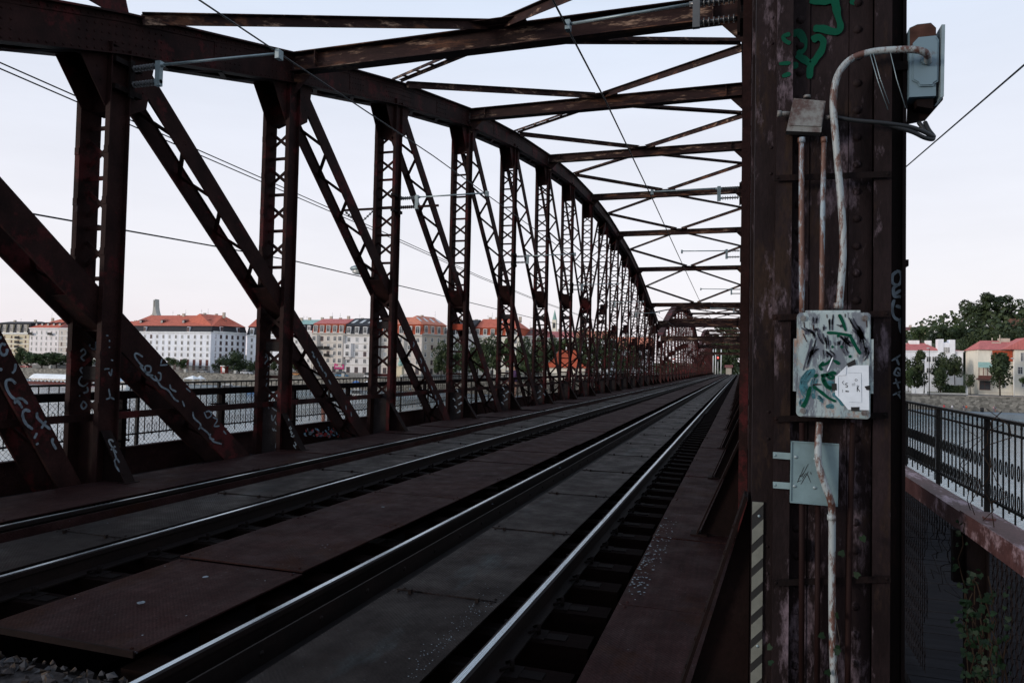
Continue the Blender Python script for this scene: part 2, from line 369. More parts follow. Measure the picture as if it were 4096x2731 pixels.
def truss(Xi, Xo, s, detail):
    inn = 1 if Xo > Xi else -1      # from inner plane towards the outer plane
    tr = -inn                       # towards the track
    # ---- chords
    mb = MB()
    for i in range(16):
        y0, y1, za, zb = YQ[i], YQ[i + 1], ZT[i], ZT[i + 1]
        for X in (Xi, Xo):
            sg = inn if X == Xi else -inn
            mb.prism([(X, y0, za - CHH), (X, y1, zb - CHH), (X, y1, zb), (X, y0, za)], (sg * .03, 0, 0))
            # flange angles along the web edges and a splice cover
            for zo, hh in ((-.045, .09), (-CHH + .045, .09)):
                mb.prism([(X - sg * .014, y0, za + zo - hh / 2), (X - sg * .014, y1, zb + zo - hh / 2), (X - sg * .014, y1, zb + zo + hh / 2), (X - sg * .014, y0, za + zo + hh / 2)], (sg * .014, 0, 0))
            yc = y0 + (y1 - y0) * .55; zc = za + (zb - za) * .55; sl = (zb - za) / (y1 - y0)
            mb.prism([(X - sg * .008, yc - .35, zc - sl * .35 - CHH + .09), (X - sg * .008, yc + .35, zc + sl * .35 - CHH + .09), (X - sg * .008, yc + .35, zc + sl * .35 - .09), (X - sg * .008, yc - .35, zc - sl * .35 - .09)], (sg * .008, 0, 0))
        a, b_ = min(Xi, Xo) - .1, max(Xi, Xo) + .1
        mb.hexa([(a, y0, za + .002), (b_, y0, za + .002), (b_, y1, zb + .002), (a, y1, zb + .002), (a, y0, za + .03), (b_, y0, za + .03), (b_, y1, zb + .03), (a, y1, zb + .03)])
        for X in (Xi, Xo):
            sg = inn if X == Xi else -inn
            mb.hexa([(min(X - sg * .1, X + sg * .12), yy, zz - CHH - .016 + dz) if k == 0 else (max(X - sg * .1, X + sg * .12), yy, zz - CHH - .016 + dz)
                     for dz in (0, .014) for yy, zz, k in ((y0, za, 0), (y0, za, 1), (y1, zb, 1), (y1, zb, 0))])
        # underside lacing of the chord
        k = 6
        for j in range(k):
            f0, f1 = j / k, (j + 1) / k
            mb.beam((Xi if j % 2 else Xo, y0 + (y1 - y0) * f0, za + (zb - za) * f0 - CHH - .02), (Xo if j % 2 else Xi, y0 + (y1 - y0) * f1, za + (zb - za) * f1 - CHH - .02), .08, .012)
        if detail and i < 7:        # rivet rows on the track-side web
            n = int((y1 - y0) / (.11 if i < 4 else .2))
            for j in range(n):
                f = (j + .5) / n; y = y0 + (y1 - y0) * f; z = za + (zb - za) * f
                for zo in (-.045, -CHH + .045): mb.dome((Xi + tr * .014, y, z + zo), (tr, 0, 0), .02, 5)
                if abs(f - .55) * (y1 - y0) < .33:
                    for zo in (-.15, -.27, -.39): mb.dome((Xi + tr * .008, y, z + zo), (tr, 0, 0), .02, 5)
                if f * (y1 - y0) < .75 or (1 - f) * (y1 - y0) < .7:
                    for zo in (-.16, -.27, -.38): mb.dome((Xi, y, z + zo), (tr, 0, 0), .02, 5)
    sbuild(mb, 'top_chord', M['truss'])
    mb = MB()
    for X in (Xi, Xo):
        sg = inn if X == Xi else -inn
        mb.box(X, X + sg * .02, YQ[0], YQ[-1], -1.05, -.16); mb.box(X + sg * .021, X - sg * .09, YQ[0], YQ[-1], -.16, -.145)
    x0_, x1_ = sorted((Xo + inn * .1, Xo + inn * .45)); mb.box(x0_, x1_, 3.3, YQ[-1], -.36, -.34)
    sbuild(mb, 'bottom_chord', M['girder'])
    # ---- posts with their gussets, battens and foot braces
    posts = {}
    for i in range(17):
        if i == 0 and s > 0: continue
        yc, zt = YQ[i], ZT[i] - CHH
        mb = MB(); hd = .165 if i not in (0, 16) else .22
        for X in (Xi, Xo):
            sg = inn if X == Xi else -inn
            chan(mb, X, sg, yc - hd, yc + hd, -.5, zt + .1)
        xa, xb = Xi + inn * .018, Xo - inn * .018
        k = 0; z = .95
        planes = (yc,)
        while z < zt - .8:
            for y in planes:
                if k % 2 == 0:
                    mb.beam((xa, y - .004, z - .16), (xb, y - .004, z + .16), .06, .008, upv=(0, 1, 0)); mb.beam((xa, y + .005, z + .16), (xb, y + .005, z - .16), .06, .008, upv=(0, 1, 0))
                else: mb.box(xa, xb, y - .006, y + .006, z - .03, z + .03)
            if k % 2 == 0 and detail:
                for X in (Xi, Xo):
                    sg = inn if X == Xi else -inn; mb.box(X - sg * .062, X + sg * .012, yc - hd - .010, yc - hd - .001, z - .05, z + .05)
            k += 1; z += .345
        if detail and i < 5:
            zz = -.2
            while zz < zt:
                for dy in (-.11, .11): mb.dome((Xi, yc + dy, zz), (tr, 0, 0), .014, 5)
                zz += .16
        p = sbuild(mb, 'post', M['truss']); posts[i] = p
        g = MB(); rev = i > 8
        sl = (ZT[min(i + 1, 16)] - ZT[max(i - 1, 0)]) / (YQ[min(i + 1, 16)] - YQ[max(i - 1, 0)])
        for X, sg in ((Xi + inn * .017, inn), (Xo - inn * .017, -inn)):
            P, vec = gusset_poly(X, .013, yc, zt + .03, sg, 1 if i < 9 else .9, sl if not rev else -sl, rev)
            g.prism(P, vec)
        # solid end panel between the two channels, high up
        g.box(xa, xb, yc - .005, yc + .005, zt - .78, zt)
        if detail and i < 4:
            for (dy, dz) in [(-.5, .02), (-.4, -.12), (-.32, -.26), (-.26, -.42), (.3, -.2), (.42, -.1), (.3, -.45), (.45, -.35), (.2, -.7)]:
                g.dome((Xi + inn * .017, yc + dy, zt + dz - .03), (tr, 0, 0), .018, 5)
        sbuild(g, 'gusset_plate', M['truss'], p)
        g = MB()
        zf = .95 if i != 1 else .6
        g.box(xa, xb, yc - .006, yc + .006, -.3, .82)
        sbuild(g, 'foot_plate', M['foot'] if i > 1 else M['truss'], p)
        # slanting foot brace towards the track
        zf = .62 if s < 0 else 1.0
        g = MB(); g.prism([(Xi + tr * .001, yc - .006, -.05), (Xi + tr * .42, yc - .006, -.05), (Xi + tr * .42, yc - .006, -.01), (Xi + tr * .001, yc - .006, zf)], (0, .012, 0))
        A, B = V((Xi + tr * .02, yc, zf)), V((Xi + tr * .46, yc, -.04)); nn = V((-(B - A).z, 0, (B - A).x)) * -1
        g.beam(A, B, .17, .016, upv=nn); g.box(Xi + tr * .36, Xi + tr * .52, yc - .11, yc + .11, -.05, -.035)
        if detail and i < 6:
            nv = (B - A).cross(V((0, 1, 0))).normalized(); nv = nv if nv.z > 0 else -nv
            for f in (.15, .32, .5, .67, .84): g.dome(A.lerp(B, f) + nv * .008 + V((0, -.05, 0)), nv, .018, 6)
        sbuild(g, 'foot_brace', M['brace'], p)
    # ---- diagonals (each crosses two panels)
    diag = {}
    global BAND
    BAND = globals().get('BAND', {})
    def dg(i, j, dep, name='diagonal'):
        mb = MB(); ya, yb = YQ[i], YQ[j]; za, zb2 = ZT[i] - .26, -1.05
        if i in (0, 16): q = .5; ya += q if j > i else -q; za = ZT[i] - .04; zb2 = -1.0 if abs(i - j) == 2 else -.85; yb += (-.03 if j > i else .03) if abs(i - j) == 2 else .02
        member(mb, Xi, Xo, s, (ya, za), (yb, zb2), dep * 1.2, lace=.07)
        o = sbuild(mb, name, M['truss']); diag[(i, j)] = o; q_ = math.hypot(yb - ya, zb2 - za); BAND[o] = ((ya, za), (-(zb2 - za) / q_, (yb - ya) / q_), dep * .6)
        # solid crossing plates where it meets the middle post
        m_ = (i + j) / 2
        if abs(i - j) == 2:
            k = int(m_); f = (YQ[k] - ya) / (yb - ya); zc = za + (zb2 - za) * f
            g = MB(); xa, xb = Xi + inn * .05, Xo - inn * .05
            hd = .165
            d = V((0, yb - ya, zb2 - za)).normalized(); c = V((0, YQ[k], zc))
            nrm = V((0, -d.z, d.y));  nrm = nrm if nrm.z > 0 else -nrm
            A, B = c - d * .55 - nrm * (dep / 2 - .02), c + d * .35 - nrm * (dep / 2 - .02)
            g.beam((( xa + xb) / 2, A.y, A.z), ((xa + xb) / 2, B.y, B.z), abs(xb - xa), .01, upv=nrm)
            sbuild(g, 'batten_plate', M['truss'], posts.get(k, o))
            g = MB(); zb_ = zc - .78
            g.box(xa, xb, YQ[k] - .012, YQ[k] - .0085, zb_ - .09, zb_ + .09)
            sbuild(g, 'tie_plate', M['orange'] if k == 4 else M['foot'], posts.get(k, o))
        return o
    dg(0, 1, .24); dg(0, 2, .34)
    for i in range(1, 8): dg(i, i + 2, .27 - .008 * i)
    dg(16, 15, .24); dg(16, 14, .32)
    for i in range(15, 8, -1): dg(i, i - 2, .27 - .008 * (16 - i))
    # ---- a flat handrail bar along the truss
    mb = MB()
    for i in range(16): mb.box(Xi + inn * .22, Xi + inn * .235, YQ[i], YQ[i + 1], .74, .84)
    sbuild(mb, 'handrail_bar', M['truss'])
    return posts, diag

M['brace'] = steel('brace_steel', (.004, .0018, .0016), (.012, .006, .0055), red=(.007, .003, .0027), spec=.08, rough=.8)
M['foot'] = steel('grey_batten_steel', (.013, .010, .010), (.032, .026, .027), pale=(.05, .047, .05), paleamt=.58, spec=.12, rough=.75)
XL, XLO, XR, XRO = -8.16, -8.62, .05, .51
postsL, diagL = truss(XL, XLO, -1, True)
postsR, diagR = truss(XR, XRO, 1, False)

# ---- overhead struts and bracing
def strut(i, h):
    y = YQ[i]; zt = ZT[i] - .02; mb = MB(); x0, x1 = XL + .02, XR - .02
    mb.box(x0, x1, y - .008, y + .008, zt - h, zt)
    for z0, z1 in ((zt - .001, zt + .018), (zt - h - .018, zt - h + .001)): mb.box(x0, x1, y - .13, y + .13, z0, z1)
    for xe, sg in ((x0, 1), (x1, -1)):   # end stiffeners and corner gussets
        mb.prism([(xe, y - .006, zt - h - .02), (xe + sg * .42, y - .006, zt - h - .02), (xe, y - .006, zt - h - .45)], (0, .012, 0))
        mb.box(xe + sg * .5, xe + sg * .514, y - .12, y + .12, zt - h + .002, zt - .002)
    return sbuild(mb, 'cross_strut' if i < 16 else 'portal_beam', M['strut'])
for i, h in ((2, .33), (4, .32), (6, .3), (8, .3), (10, .3), (12, .3), (14, .32), (16, .62), (0, .5)):
    strut(i, h)
    xm = (XL + XR) / 2; zt = ZT[i]
    if i in (2, 4, 6, 8, 10, 12, 14):
        g = MB(); g.box(xm - .55, xm + .55, YQ[i] - .34, YQ[i] + .34, zt + .0, zt + .012); sbuild(g, 'bracing_plate', M['strut'])
        for X, sg in ((XL - .05, 1), (XR + .05, -1)):
            mb = MB(); A = V((X + sg * .12, YQ[i - 1] + .3, ZT[i - 1] + .14)); B = V((xm - sg * .16, YQ[i] - .1, zt + .10)); d = (B - A).normalized()
            mb.beam(A, B, .15, .014); mb.beam(A - V((0, 0, .075)), B - V((0, 0, .075)), .014, .15)
            sbuild(mb, 'lateral_brace', M['strut'])
            mb = MB(); A = V((xm - sg * .3, YQ[i] + .12, zt - .16)); B = V((X + sg * .1, YQ[i + 1] - .2, ZT[i + 1] + .02)); d = (B - A).normalized(); sd = d.cross(V((0, 0, 1))).normalized()
            for e in (-1, 1):
                mb.beam(A + sd * e * .085, B + sd * e * .085, .06, .012); mb.beam(A + sd * e * .11 - V((0, 0, .03)), B + sd * e * .11 - V((0, 0, .03)), .012, .06)
            L = (B - A).length; k = 5
            for j in range(1, k + 1):
                p = A + d * L * j / (k + .7); mb.beam(p - sd * .08, p + sd * .08, .08, .014)
            sbuild(mb, 'laced_brace', M['strut'])
# ---- floor girders below the tracks, with an added dark sheet under them
mb = MB()
for y in YQ: mb.box(XL + .03, XR - .03, y - .12, y + .12, -1.0, -.46)
for x in (-6.65, -5.15, -2.87, -1.37): mb.box(x - .13, x + .13, YQ[0], YQ[-1], -.95, -.352)
sbuild(mb, 'floor_girder', M['girder'])
mb = MB(); mb.box(XL + .03, XR - .03, YQ[0], YQ[-1], -1.08, -1.04); sbuild(mb, 'gap_backing_sheet', M['girder'])  # added sheet, not part of the open deck; keeps its gaps black

# ---- the near right end post: a riveted box column close to the camera
Y0 = 3.60
mb = MB(); zt = 5.0
mb.box(.055, .149, Y0 + .06, Y0 + .36, -.6, zt)                 # set-back left flange
mb.box(.040, .0545, Y0 + .30, Y0 + .44, -.6, zt)
mb.box(.221, .300, Y0 + .056, Y0 + .075, -.6, zt); mb.box(.303, .470, Y0 + .062, Y0 + .08, -.6, zt); mb.box(.473, .572, Y0 + .056, Y0 + .075, -.6, zt)
mb.box(.149, .60, Y0 + .082, Y0 + .36, -.6, zt)
sbuild_col = sbuild(mb, 'end_post', M['column'])
mb = MB()
for a, b_, c in ((.1495, .221, .2045), (.572, .644, .5885)):
    mb.box(a, b_, Y0, Y0 + .014, -.6, zt)
mb.box(.1495, .163, Y0 + .014, Y0 + .0815, -.6, zt); mb.box(.630, .644, Y0 + .014, Y0 + .2, -.6, zt)
sbuild(mb, 'corner_angle', M['column'], sbuild_col)
mb = MB(); mb.box(.6445, .712, Y0 + .09, Y0 + .42, -.6, zt); mb.box(.60, .6443, Y0 + .21, Y0 + .42, -.6, zt); mb.box(.70, .715, Y0 + .06, Y0 + .0895, -.6, zt)
mb.box(.712, .738, Y0 + .12, Y0 + .2, 2.12, 2.15); mb.box(.66, .722, Y0 + .05, Y0 + .0895, 3.02, 3.06)
sbuild(mb, 'outer_channel', M['column_dark'], sbuild_col)
mb = MB(); z = -.4
while z < zt:
    mb.dome((.257, Y0 + .056, z), (0, -1, 0), .021, 8); mb.dome((.508, Y0 + .056, z + .05), (0, -1, 0), .021, 8)
    if int(z * 50) % 2: mb.dome((.128, Y0 + .06, z + .03), (0, -1, 0), .009, 6)
    z += .128
sbuild(mb, 'rivet_row', M['column'], sbuild_col)
g = MB(); A, B = V((XR - .02, Y0 + .2, 1.0)), V((XR - .34, Y0 + .2, -.04)); nn = V(((B - A).z, 0, -(B - A).x))
g.prism([(XR - .001, Y0 + .195, -.05), (XR - .30, Y0 + .195, -.05), (XR - .001, Y0 + .195, 1.0)], (0, .012, 0)); g.beam(A, B, .17, .016, upv=nn)
nv = V((-.95, 0, .3)).normalized()
for f in (.15, .28, .42, .56, .7, .84): g.dome(A.lerp(B, f) + nv * .008 + V((0, -.05, 0)), nv, .017, 6)
sbuild(g, 'foot_brace', M['brace'], sbuild_col)

# ---- painted tags on the steel
def zmap(x0, y0, sc): return lambda p: (x0 + p[0] / sc, y0 + p[1] / sc)
z4 = zmap(0, 900, 1.68); zr = zmap(2696, 900, 1.68); zg = zmap(3000, 0, 3.36)
def strokes(name, lines, zm, plane, val, nrm, wd, mat, parent, label=None):
    mb = MB()
    for ln in lines:
        pts = [(onX if plane == 'X' else onY)(*zm(p), val) for p in ln]
        if parent in BAND:                                   # paint stays within the width of a sloping bar
            (by, bz), (ny, nz_), hw_ = BAND[parent]; off_ = [(p.y - by) * ny + (p.z - bz) * nz_ for p in pts]; lim = hw_ - wd * .7
            sh = max(0, -lim - min(off_)) - max(0, max(off_) - lim)
            for p, o_ in zip(pts, off_): d_ = max(-lim, min(lim, o_ + sh)) - o_; p.y += ny * d_; p.z += nz_ * d_
        mb.ribbon(pts, wd, nrm, mat=0)
    o = sbuild(mb, name, mat, parent)
    if label: o['label'] = label
    return o
strokes('graffiti_tag', [[(960, 885), (920, 862), (905, 878), (935, 925), (962, 950)], [(940, 945), (975, 985), (1010, 985), (1010, 950), (975, 950), (985, 1000), (1030, 1010)],
    [(1005, 1010), (1040, 1040), (1075, 1040), (1080, 1000), (1060, 990)], [(1040, 1010), (1080, 1080), (1130, 1110), (1170, 1165), (1200, 1185)], [(1140, 1070), (1150, 1100), (1185, 1120)],
    [(1225, 1180), (1240, 1220)], [(1292, 1258), (1300, 1300), (1345, 1345), (1330, 1380)], [(1340, 1350), (1400, 1400), (1430, 1450), (1490, 1470)], [(1415, 1400), (1410, 1430), (1440, 1440)]],
    z4, 'X', XL - .030, (1, 0, 0), .035, M['white_spray'], diagL[(0, 2)], 'white looping spray tag on a sloping steel bar')
strokes('graffiti_tag', [[(1380, 1240), (1400, 1280), (1430, 1260), (1415, 1235), (1390, 1240)], [(1440, 1270), (1470, 1290), (1450, 1330), (1485, 1330)], [(1100, 880), (1092, 915)], [(1085, 925), (1105, 925), (1135, 922)], [(1250, 1095), (1280, 1120)], [(1500, 1380), (1520, 1405)]],
    z4, 'X', XL - .030, (1, 0, 0), .03, M['white_spray'], diagL[(0, 2)])
strokes('graffiti_tag', [[(75, 1085), (45, 1058), (12, 1065), (10, 1105), (40, 1165), (90, 1205), (120, 1250)], [(150, 1225), (110, 1190), (70, 1195), (65, 1225)], [(175, 1272), (135, 1262), (122, 1300), (145, 1355), (192, 1392)],
    [(258, 1250), (262, 1285), (300, 1325), (350, 1365)], [(330, 1300), (318, 1320), (298, 1350)], [(355, 1430), (352, 1460), (378, 1505)], [(240, 1400), (222, 1440)], [(215, 1485), (220, 1500)],
    [(0, 752), (30, 742)], [(65, 790), (38, 785), (22, 815), (40, 855), (68, 850), (75, 815)], [(122, 920), (115, 965), (98, 985)], [(10, 960), (0, 980)]],
    z4, 'X', XL - .030, (1, 0, 0), .04, M['white_spray'], diagL[(0, 1)], 'white curling spray letters on the lowest sloping bar')
strokes('graffiti_tag', [[(540, 850), (562, 832), (575, 860), (545, 890), (572, 915)], [(562, 950), (540, 970), (560, 1000), (590, 990), (582, 960), (562, 950)], [(592, 1010), (545, 1020), (530, 1060), (560, 1082), (592, 1060)],
    [(585, 1085), (590, 1115), (560, 1130), (530, 1150)], [(562, 1180), (545, 1210), (560, 1235), (582, 1210), (565, 1185)], [(600, 1310), (612, 1390), (625, 1460), (645, 1395)], [(618, 1335), (645, 1370)], [(606, 1440), (625, 1495), (642, 1440)], [(612, 1480), (625, 1560)],
    [(605, 800), (602, 825), (640, 832), (645, 790), (662, 785)]], z4, 'X', XLO + .018, (1, 0, 0), .03, M['white_spray'], postsL[1], 'faint white spray letters running down the post')
strokes('graffiti_tag', [[(730, 1098), (738, 1155), (712, 1170)], [(738, 1155), (768, 1170)], [(712, 742), (728, 742)], [(735, 770), (736, 785)], [(733, 815), (736, 825)], [(700, 970), (712, 965), (735, 965)], [(745, 980), (755, 985)], [(745, 905), (760, 910)], [(730, 985), (745, 1010), (752, 965)]],
    z4, 'X', XL + .001, (1, 0, 0), .028, M['white_spray'], postsL[1])
strokes('graffiti_tag', [[(1785, 860), (1800, 900), (1780, 930), (1810, 950)], [(1800, 985), (1790, 1030), (1815, 1015)], [(1795, 1060), (1785, 1085)], [(1780, 890), (1800, 870)]], z4, 'X', XLO + .018, (1, 0, 0), .03, M['white_spray'], postsL[2])
zs = zmap(1000, 1500, 3.92)
strokes('graffiti_tag', [[(340, 620), (355, 710), (405, 620)], [(440, 640), (425, 675)], [(395, 725), (405, 760), (445, 785)], [(350, 830), (375, 870), (380, 830)], [(390, 860), (445, 885)], [(400, 1140), (415, 1060), (435, 1140), (410, 1150)], [(345, 510), (430, 570)], [(285, 480), (300, 530)]],
    zs, 'Y', YQ[2] - .0065, (0, -1, 0), .028, M['white_spray'], postsL[2], 'white spray strokes on the foot plate')
strokes('graffiti_tag', [[(605, 680), (610, 715)], [(640, 800), (620, 830), (640, 850), (655, 820)], [(650, 870), (635, 895), (670, 905), (645, 930)], [(640, 950), (680, 965), (690, 935)], [(700, 1040), (720, 1090), (700, 1105)], [(680, 1090), (720, 1150)]], zs, 'Y', YQ[2] - .09, (0, -1, 0), .025, M['white_spray'], postsL[2])
z1w = zmap(200, 1600, 3.92)
strokes('graffiti_tag', [[(1000, 650), (960, 620), (925, 630), (945, 690), (985, 750), (1025, 860), (1040, 910)], [(955, 775), (1000, 740), (1030, 720)], [(1000, 770), (1050, 825)], [(1090, 980), (1050, 920), (1015, 945), (1030, 1020), (1090, 1120)]], z1w, 'Y', YQ[1] - .09, (0, -1, 0), .03, M['white_spray'], postsL[1])
z5 = zmap(1300, 900, 1.68)
for k, dots in ((3, [(880, 1105), (905, 1150), (860, 1165), (910, 1190), (870, 1215), (900, 1245)]), (4, [(1190, 1090), (1225, 1115), (1195, 1140), (1215, 1165), (1185, 1190)]), (5, [(1445, 1075), (1440, 1110), (1465, 1130), (1440, 1150)])):
    strokes('paint_splash', [[(x, y), (x + 9, y + 4), (x + 14 * (-1) ** j, y + 16)] for j, (x, y) in enumerate(dots)], z5, 'Y', YQ[k] - .0065, (0, -1, 0), .03, M['white_spray'], postsL[k])
d5 = zmap(1150, 1200, 3.357)
strokes('graffiti_tag', [[(325, 690), (350, 720), (345, 750), (370, 770)], [(395, 780), (405, 820), (425, 850), (430, 890)], [(440, 880), (465, 930), (480, 960)], [(490, 960), (520, 1000), (510, 1030)], [(550, 1070), (585, 1130)], [(780, 1410), (790, 1470)], [(850, 1500), (860, 1560)]], d5, 'X', XL - .030, (1, 0, 0), .045, M['white_spray'], diagL[(1, 3)])
strokes('graffiti_tag', [[(1680, 580), (1690, 610), (1675, 650)], [(1780, 780), (1800, 820), (1790, 850)], [(1830, 890), (1850, 960)], [(1930, 1150), (1950, 1200)], [(1980, 1280), (1990, 1330)], [(2020, 1340), (2030, 1400)]], d5, 'X', XL - .030, (1, 0, 0), .06, M['white_spray'], diagL[(2, 4)])
strokes('graffiti_tag', [[(1500, 310), (1468, 340), (1470, 390), (1508, 402), (1530, 360), (1520, 318), (1492, 309)], [(1505, 402), (1475, 425), (1482, 480), (1515, 480), (1545, 492)], [(1478, 470), (1525, 435)], [(1480, 500), (1465, 560), (1480, 618), (1520, 638), (1545, 600), (1535, 560), (1490, 542)], [(1515, 640), (1526, 715), (1552, 718)]],
    zr, 'Y', Y0 + .089, (0, -1, 0), .017, M['white_spray'], sbuild_col, 'white spray letters on the dark outer channel')
strokes('graffiti_tag', [[(1462, 912), (1535, 865)], [(1492, 890), (1512, 940)], [(1475, 1002), (1500, 960), (1530, 985), (1510, 1012), (1475, 1000)], [(1500, 985), (1535, 1020)], [(1472, 1062), (1545, 1050)], [(1488, 1030), (1512, 1100)], [(1470, 1142), (1540, 1110)], [(1500, 1122), (1525, 1165)]],
    zr, 'Y', Y0 + .089, (0, -1, 0), .010, M['white_spray'], sbuild_col, 'thin white spray scrawl on the dark outer channel')
strokes('graffiti_tag', [[(1130, -60), (1150, 60), (1180, 220), (1215, 350), (1185, 425), (1090, 425), (980, 392), (850, 385)], [(560, 470), (650, 440), (720, 540), (710, 660), (640, 745)], [(830, 545), (920, 505), (985, 560), (960, 680), (880, 800), (812, 900), (800, 1060)], [(620, 745), (720, 800), (810, 865)], [(560, 885), (650, 880)], [(1375, 70), (1425, -40)], [(800, 20), (1090, 25)]],
    zg, 'Y', Y0 + .0545, (0, -1, 0), .040, M['green_spray'], sbuild_col, 'dark green spray figure high on the column')
strokes('graffiti_tag', [[(540, 460), (450, 490), (470, 550), (545, 590)], [(390, 860), (545, 850)], [(430, 1030), (545, 990)]], zg, 'Y', Y0 - .0015, (0, -1, 0), .026, M['green_spray'], sbuild_col)

# ---- the further spans
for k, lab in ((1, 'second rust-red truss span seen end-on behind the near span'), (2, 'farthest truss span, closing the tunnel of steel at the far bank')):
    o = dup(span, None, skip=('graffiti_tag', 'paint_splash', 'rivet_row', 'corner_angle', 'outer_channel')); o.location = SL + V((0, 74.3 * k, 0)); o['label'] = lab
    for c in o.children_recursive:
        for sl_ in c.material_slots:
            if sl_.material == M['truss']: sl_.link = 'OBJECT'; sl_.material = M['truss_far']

# ------------------------------------------------------------------ tracks
XRAIL = {'rr': -1.3665, 'rl': -2.8715, 'lr': -5.147, 'll': -6.652}
RAILLAB = {'rr': 'bright rail nearest the box column, right of the near track', 'rl': 'bright rail on the left of the near track, beside the brown middle plates',
           'lr': 'right rail of the far track with bolted chairs showing', 'll': 'farthest rail, running beside the left walkway plates'}
prof = [(-.036, -.006, 0), (-.019, 0, 1), (.017, 0, 0), (.036, -.006, 0), (.036, -.04, 0), (.010, -.055, 0), (.009, -.14, 0), (.07, -.158, 0), (.07, -.17, 0), (-.07, -.17, 0), (-.07, -.158, 0), (-.009, -.14, 0), (-.010, -.055, 0), (-.036, -.04, 0)]
for k, X in XRAIL.items():
    mb = MB(); ys = [.4 + 1.5 * i for i in range(30)] + [45 + 12 * i for i in range(19)]; n = len(prof)
    for y in ys:
        j = .0035 * noise.noise(V((X, y * .4, 0))); jz = .003 * noise.noise(V((X + 9, y * .3, 0)))
        mb.v += [(X + a + j, y, b_ + jz) for a, b_, _ in prof]
    for i in range(len(ys) - 1):
        for q in range(n):
            q2 = (q + 1) % n; mb.face([i * n + q, i * n + q2, (i + 1) * n + q2, (i + 1) * n + q][::-1], 1 if q == 1 else 0)
    o = mb.build('rail', [M['railside'], M['railtop']], None, (X, .4, 0)); tag(o, RAILLAB[k], 'rail', 'running rails')
for tr_, X, lab in (('r', -2.65, 'upright guard plate beside the left rail of the near track'), ('l', -6.43, 'upright guard plate beside the farthest rail')):
    mb = MB(); mb.box(X - .012, X, .8, 225, -.17, -.018); mb.box(X + .0005, X + .09, .8, 225, -.172, -.16)
    if tr_ == 'l': mb.box(X + .001, X + .004, .8, 225, -.155, -.03)
    y = 3.6
    while y < 40: mb.dome((X, y, -.09), (1, 0, 0), .02, 6); y += .62
    o = mb.build('guard_plate', M['plate_brown'] if tr_ == 'l' else M['railside'], None, (X, 3.3, -.17)); tag(o, lab, 'guard plate')

# sleepers with their chairs and clips
def sleeper_proto(xr, xl, tracklab):
    root = thing('sleeper', 'dark tarred timber sleeper under the ' + tracklab, 'sleeper', ((xr + xl) / 2, 0, -.18), 0, 'sleepers of the ' + tracklab)
    c = (xr + xl) / 2; mb = MB(); mb.box(-1.28, 1.22, -.115, .115, -.17, 0); mb.build('timber', M['sleeper'], root)
    mb = MB()
    for x in (xr - c, xl - c): mb.box(x - .17, x + .17, -.085, .085, .0005, .012)
    mb.box(xr - c + .169, 1.06, -.05, .05, .0005, .008); mb.box(xl - c + .17, xr - c - .17, -.02, .02, .0005, .005)
    mb.build('base_plate', M['clip'], root)
    mb = MB()
    for x in (xr - c, xl - c):
        for sg in (-1, 1):
            mb.tube([(x + sg * .06, -.06, .03), (x + sg * .10, -.05, .05), (x + sg * .11, 0, .032), (x + sg * .10, .05, .05), (x + sg * .06, .06, .03)], .010, 5)
            mb.tube([(x + sg * .115, 0, .01), (x + sg * .115, 0, .075)], .014, 6)
    mb.build('rail_clip', M['clip'], root)
    return root
protos = {'r': sleeper_proto(XRAIL['rr'], XRAIL['rl'], 'near track'), 'l': sleeper_proto(XRAIL['lr'], XRAIL['ll'], 'far track')}
far_s = MB(); nS = 150
for key in 'rl':
    p = protos[key]; y = 1.62; i = 0
    while y < 224:
        if i < nS:
            if i == 0: o = p
            elif i < 45: o = dup(p)
            else:
                o = p.copy(); COL.objects.link(o); ch = [c for c in p.children if c.name.startswith('timber')][0]; c = ch.copy(); COL.objects.link(c); c.parent = o
            o.location = (p.location.x + random.uniform(-.02, .02), y + random.uniform(-.015, .015), -.18); o.rotation_euler = (0, 0, random.uniform(-.008, .008))
        else:
            far_s.box(p.location.x - 1.28, p.location.x + 1.22, y - .115, y + .115, -.35, -.18)
        i += 1; y += .61
o = far_s.build('sleepers', M['sleeper']); tag(o, 'farther timber sleepers under both tracks, merging in the distance', 'sleepers', None, 'stuff')

# walkway plates
def plate_proto(name, x0, x1, L, mat, label, group):
    mb = MB(); mb.box(x0, x1, 0, L - .018, -.012, 0)
    if 'grey' in mat.name: mb.tube([(x0 + .03 + (x1 - x0 - .06) * q / 8, L - .03, .002 + .003 * math.sin(q * 1.3)) for q in range(9)], .006, 5, 0)
    for x in (x0 + .16, x1 - .16) if 'grey' in mat.name else (): mb.box(x - .012, x + .012, L - .09, L - .06, 0, .03)
    for x in (x0 + .06, x1 - .06):
        for y in (.05, L - .07): mb.dome((x, y, 0), (0, 0, 1), .014, 6, hgt=.8)
    o = mb.build(name, mat); return tag(o, label, 'deck plate', group)
ROWS = [(-.82, .03, 2.13, 3.0, M['plate_brown'], 'brown steel plate in the walkway beside the near right rail', 'walkway plates along the right truss', -.055, 5.14),
        (-2.44, -1.60, 2.2, 2.70, M['plate_grey'], 'grey chequered steel plate between the rails of the near track', 'chequered plates inside the near track', -.06, 4.88),
        (-4.50, -3.30, .84, 3.30, M['plate_brown'], 'wide brown steel plate between the two tracks', 'brown plates between the tracks', -.06, 4.29),
        (-6.24, -5.42, 2.2, 3.09, M['plate_grey'], 'grey chequered steel plate between the rails of the far track', 'chequered plates inside the far track', -.06, 5.3),
        (-8.14, -6.98, 2.0, 3.3, M['plate_brown'], 'brown steel plate in the walkway beside the left truss', 'walkway plates along the left truss', -.045, 5.3)]
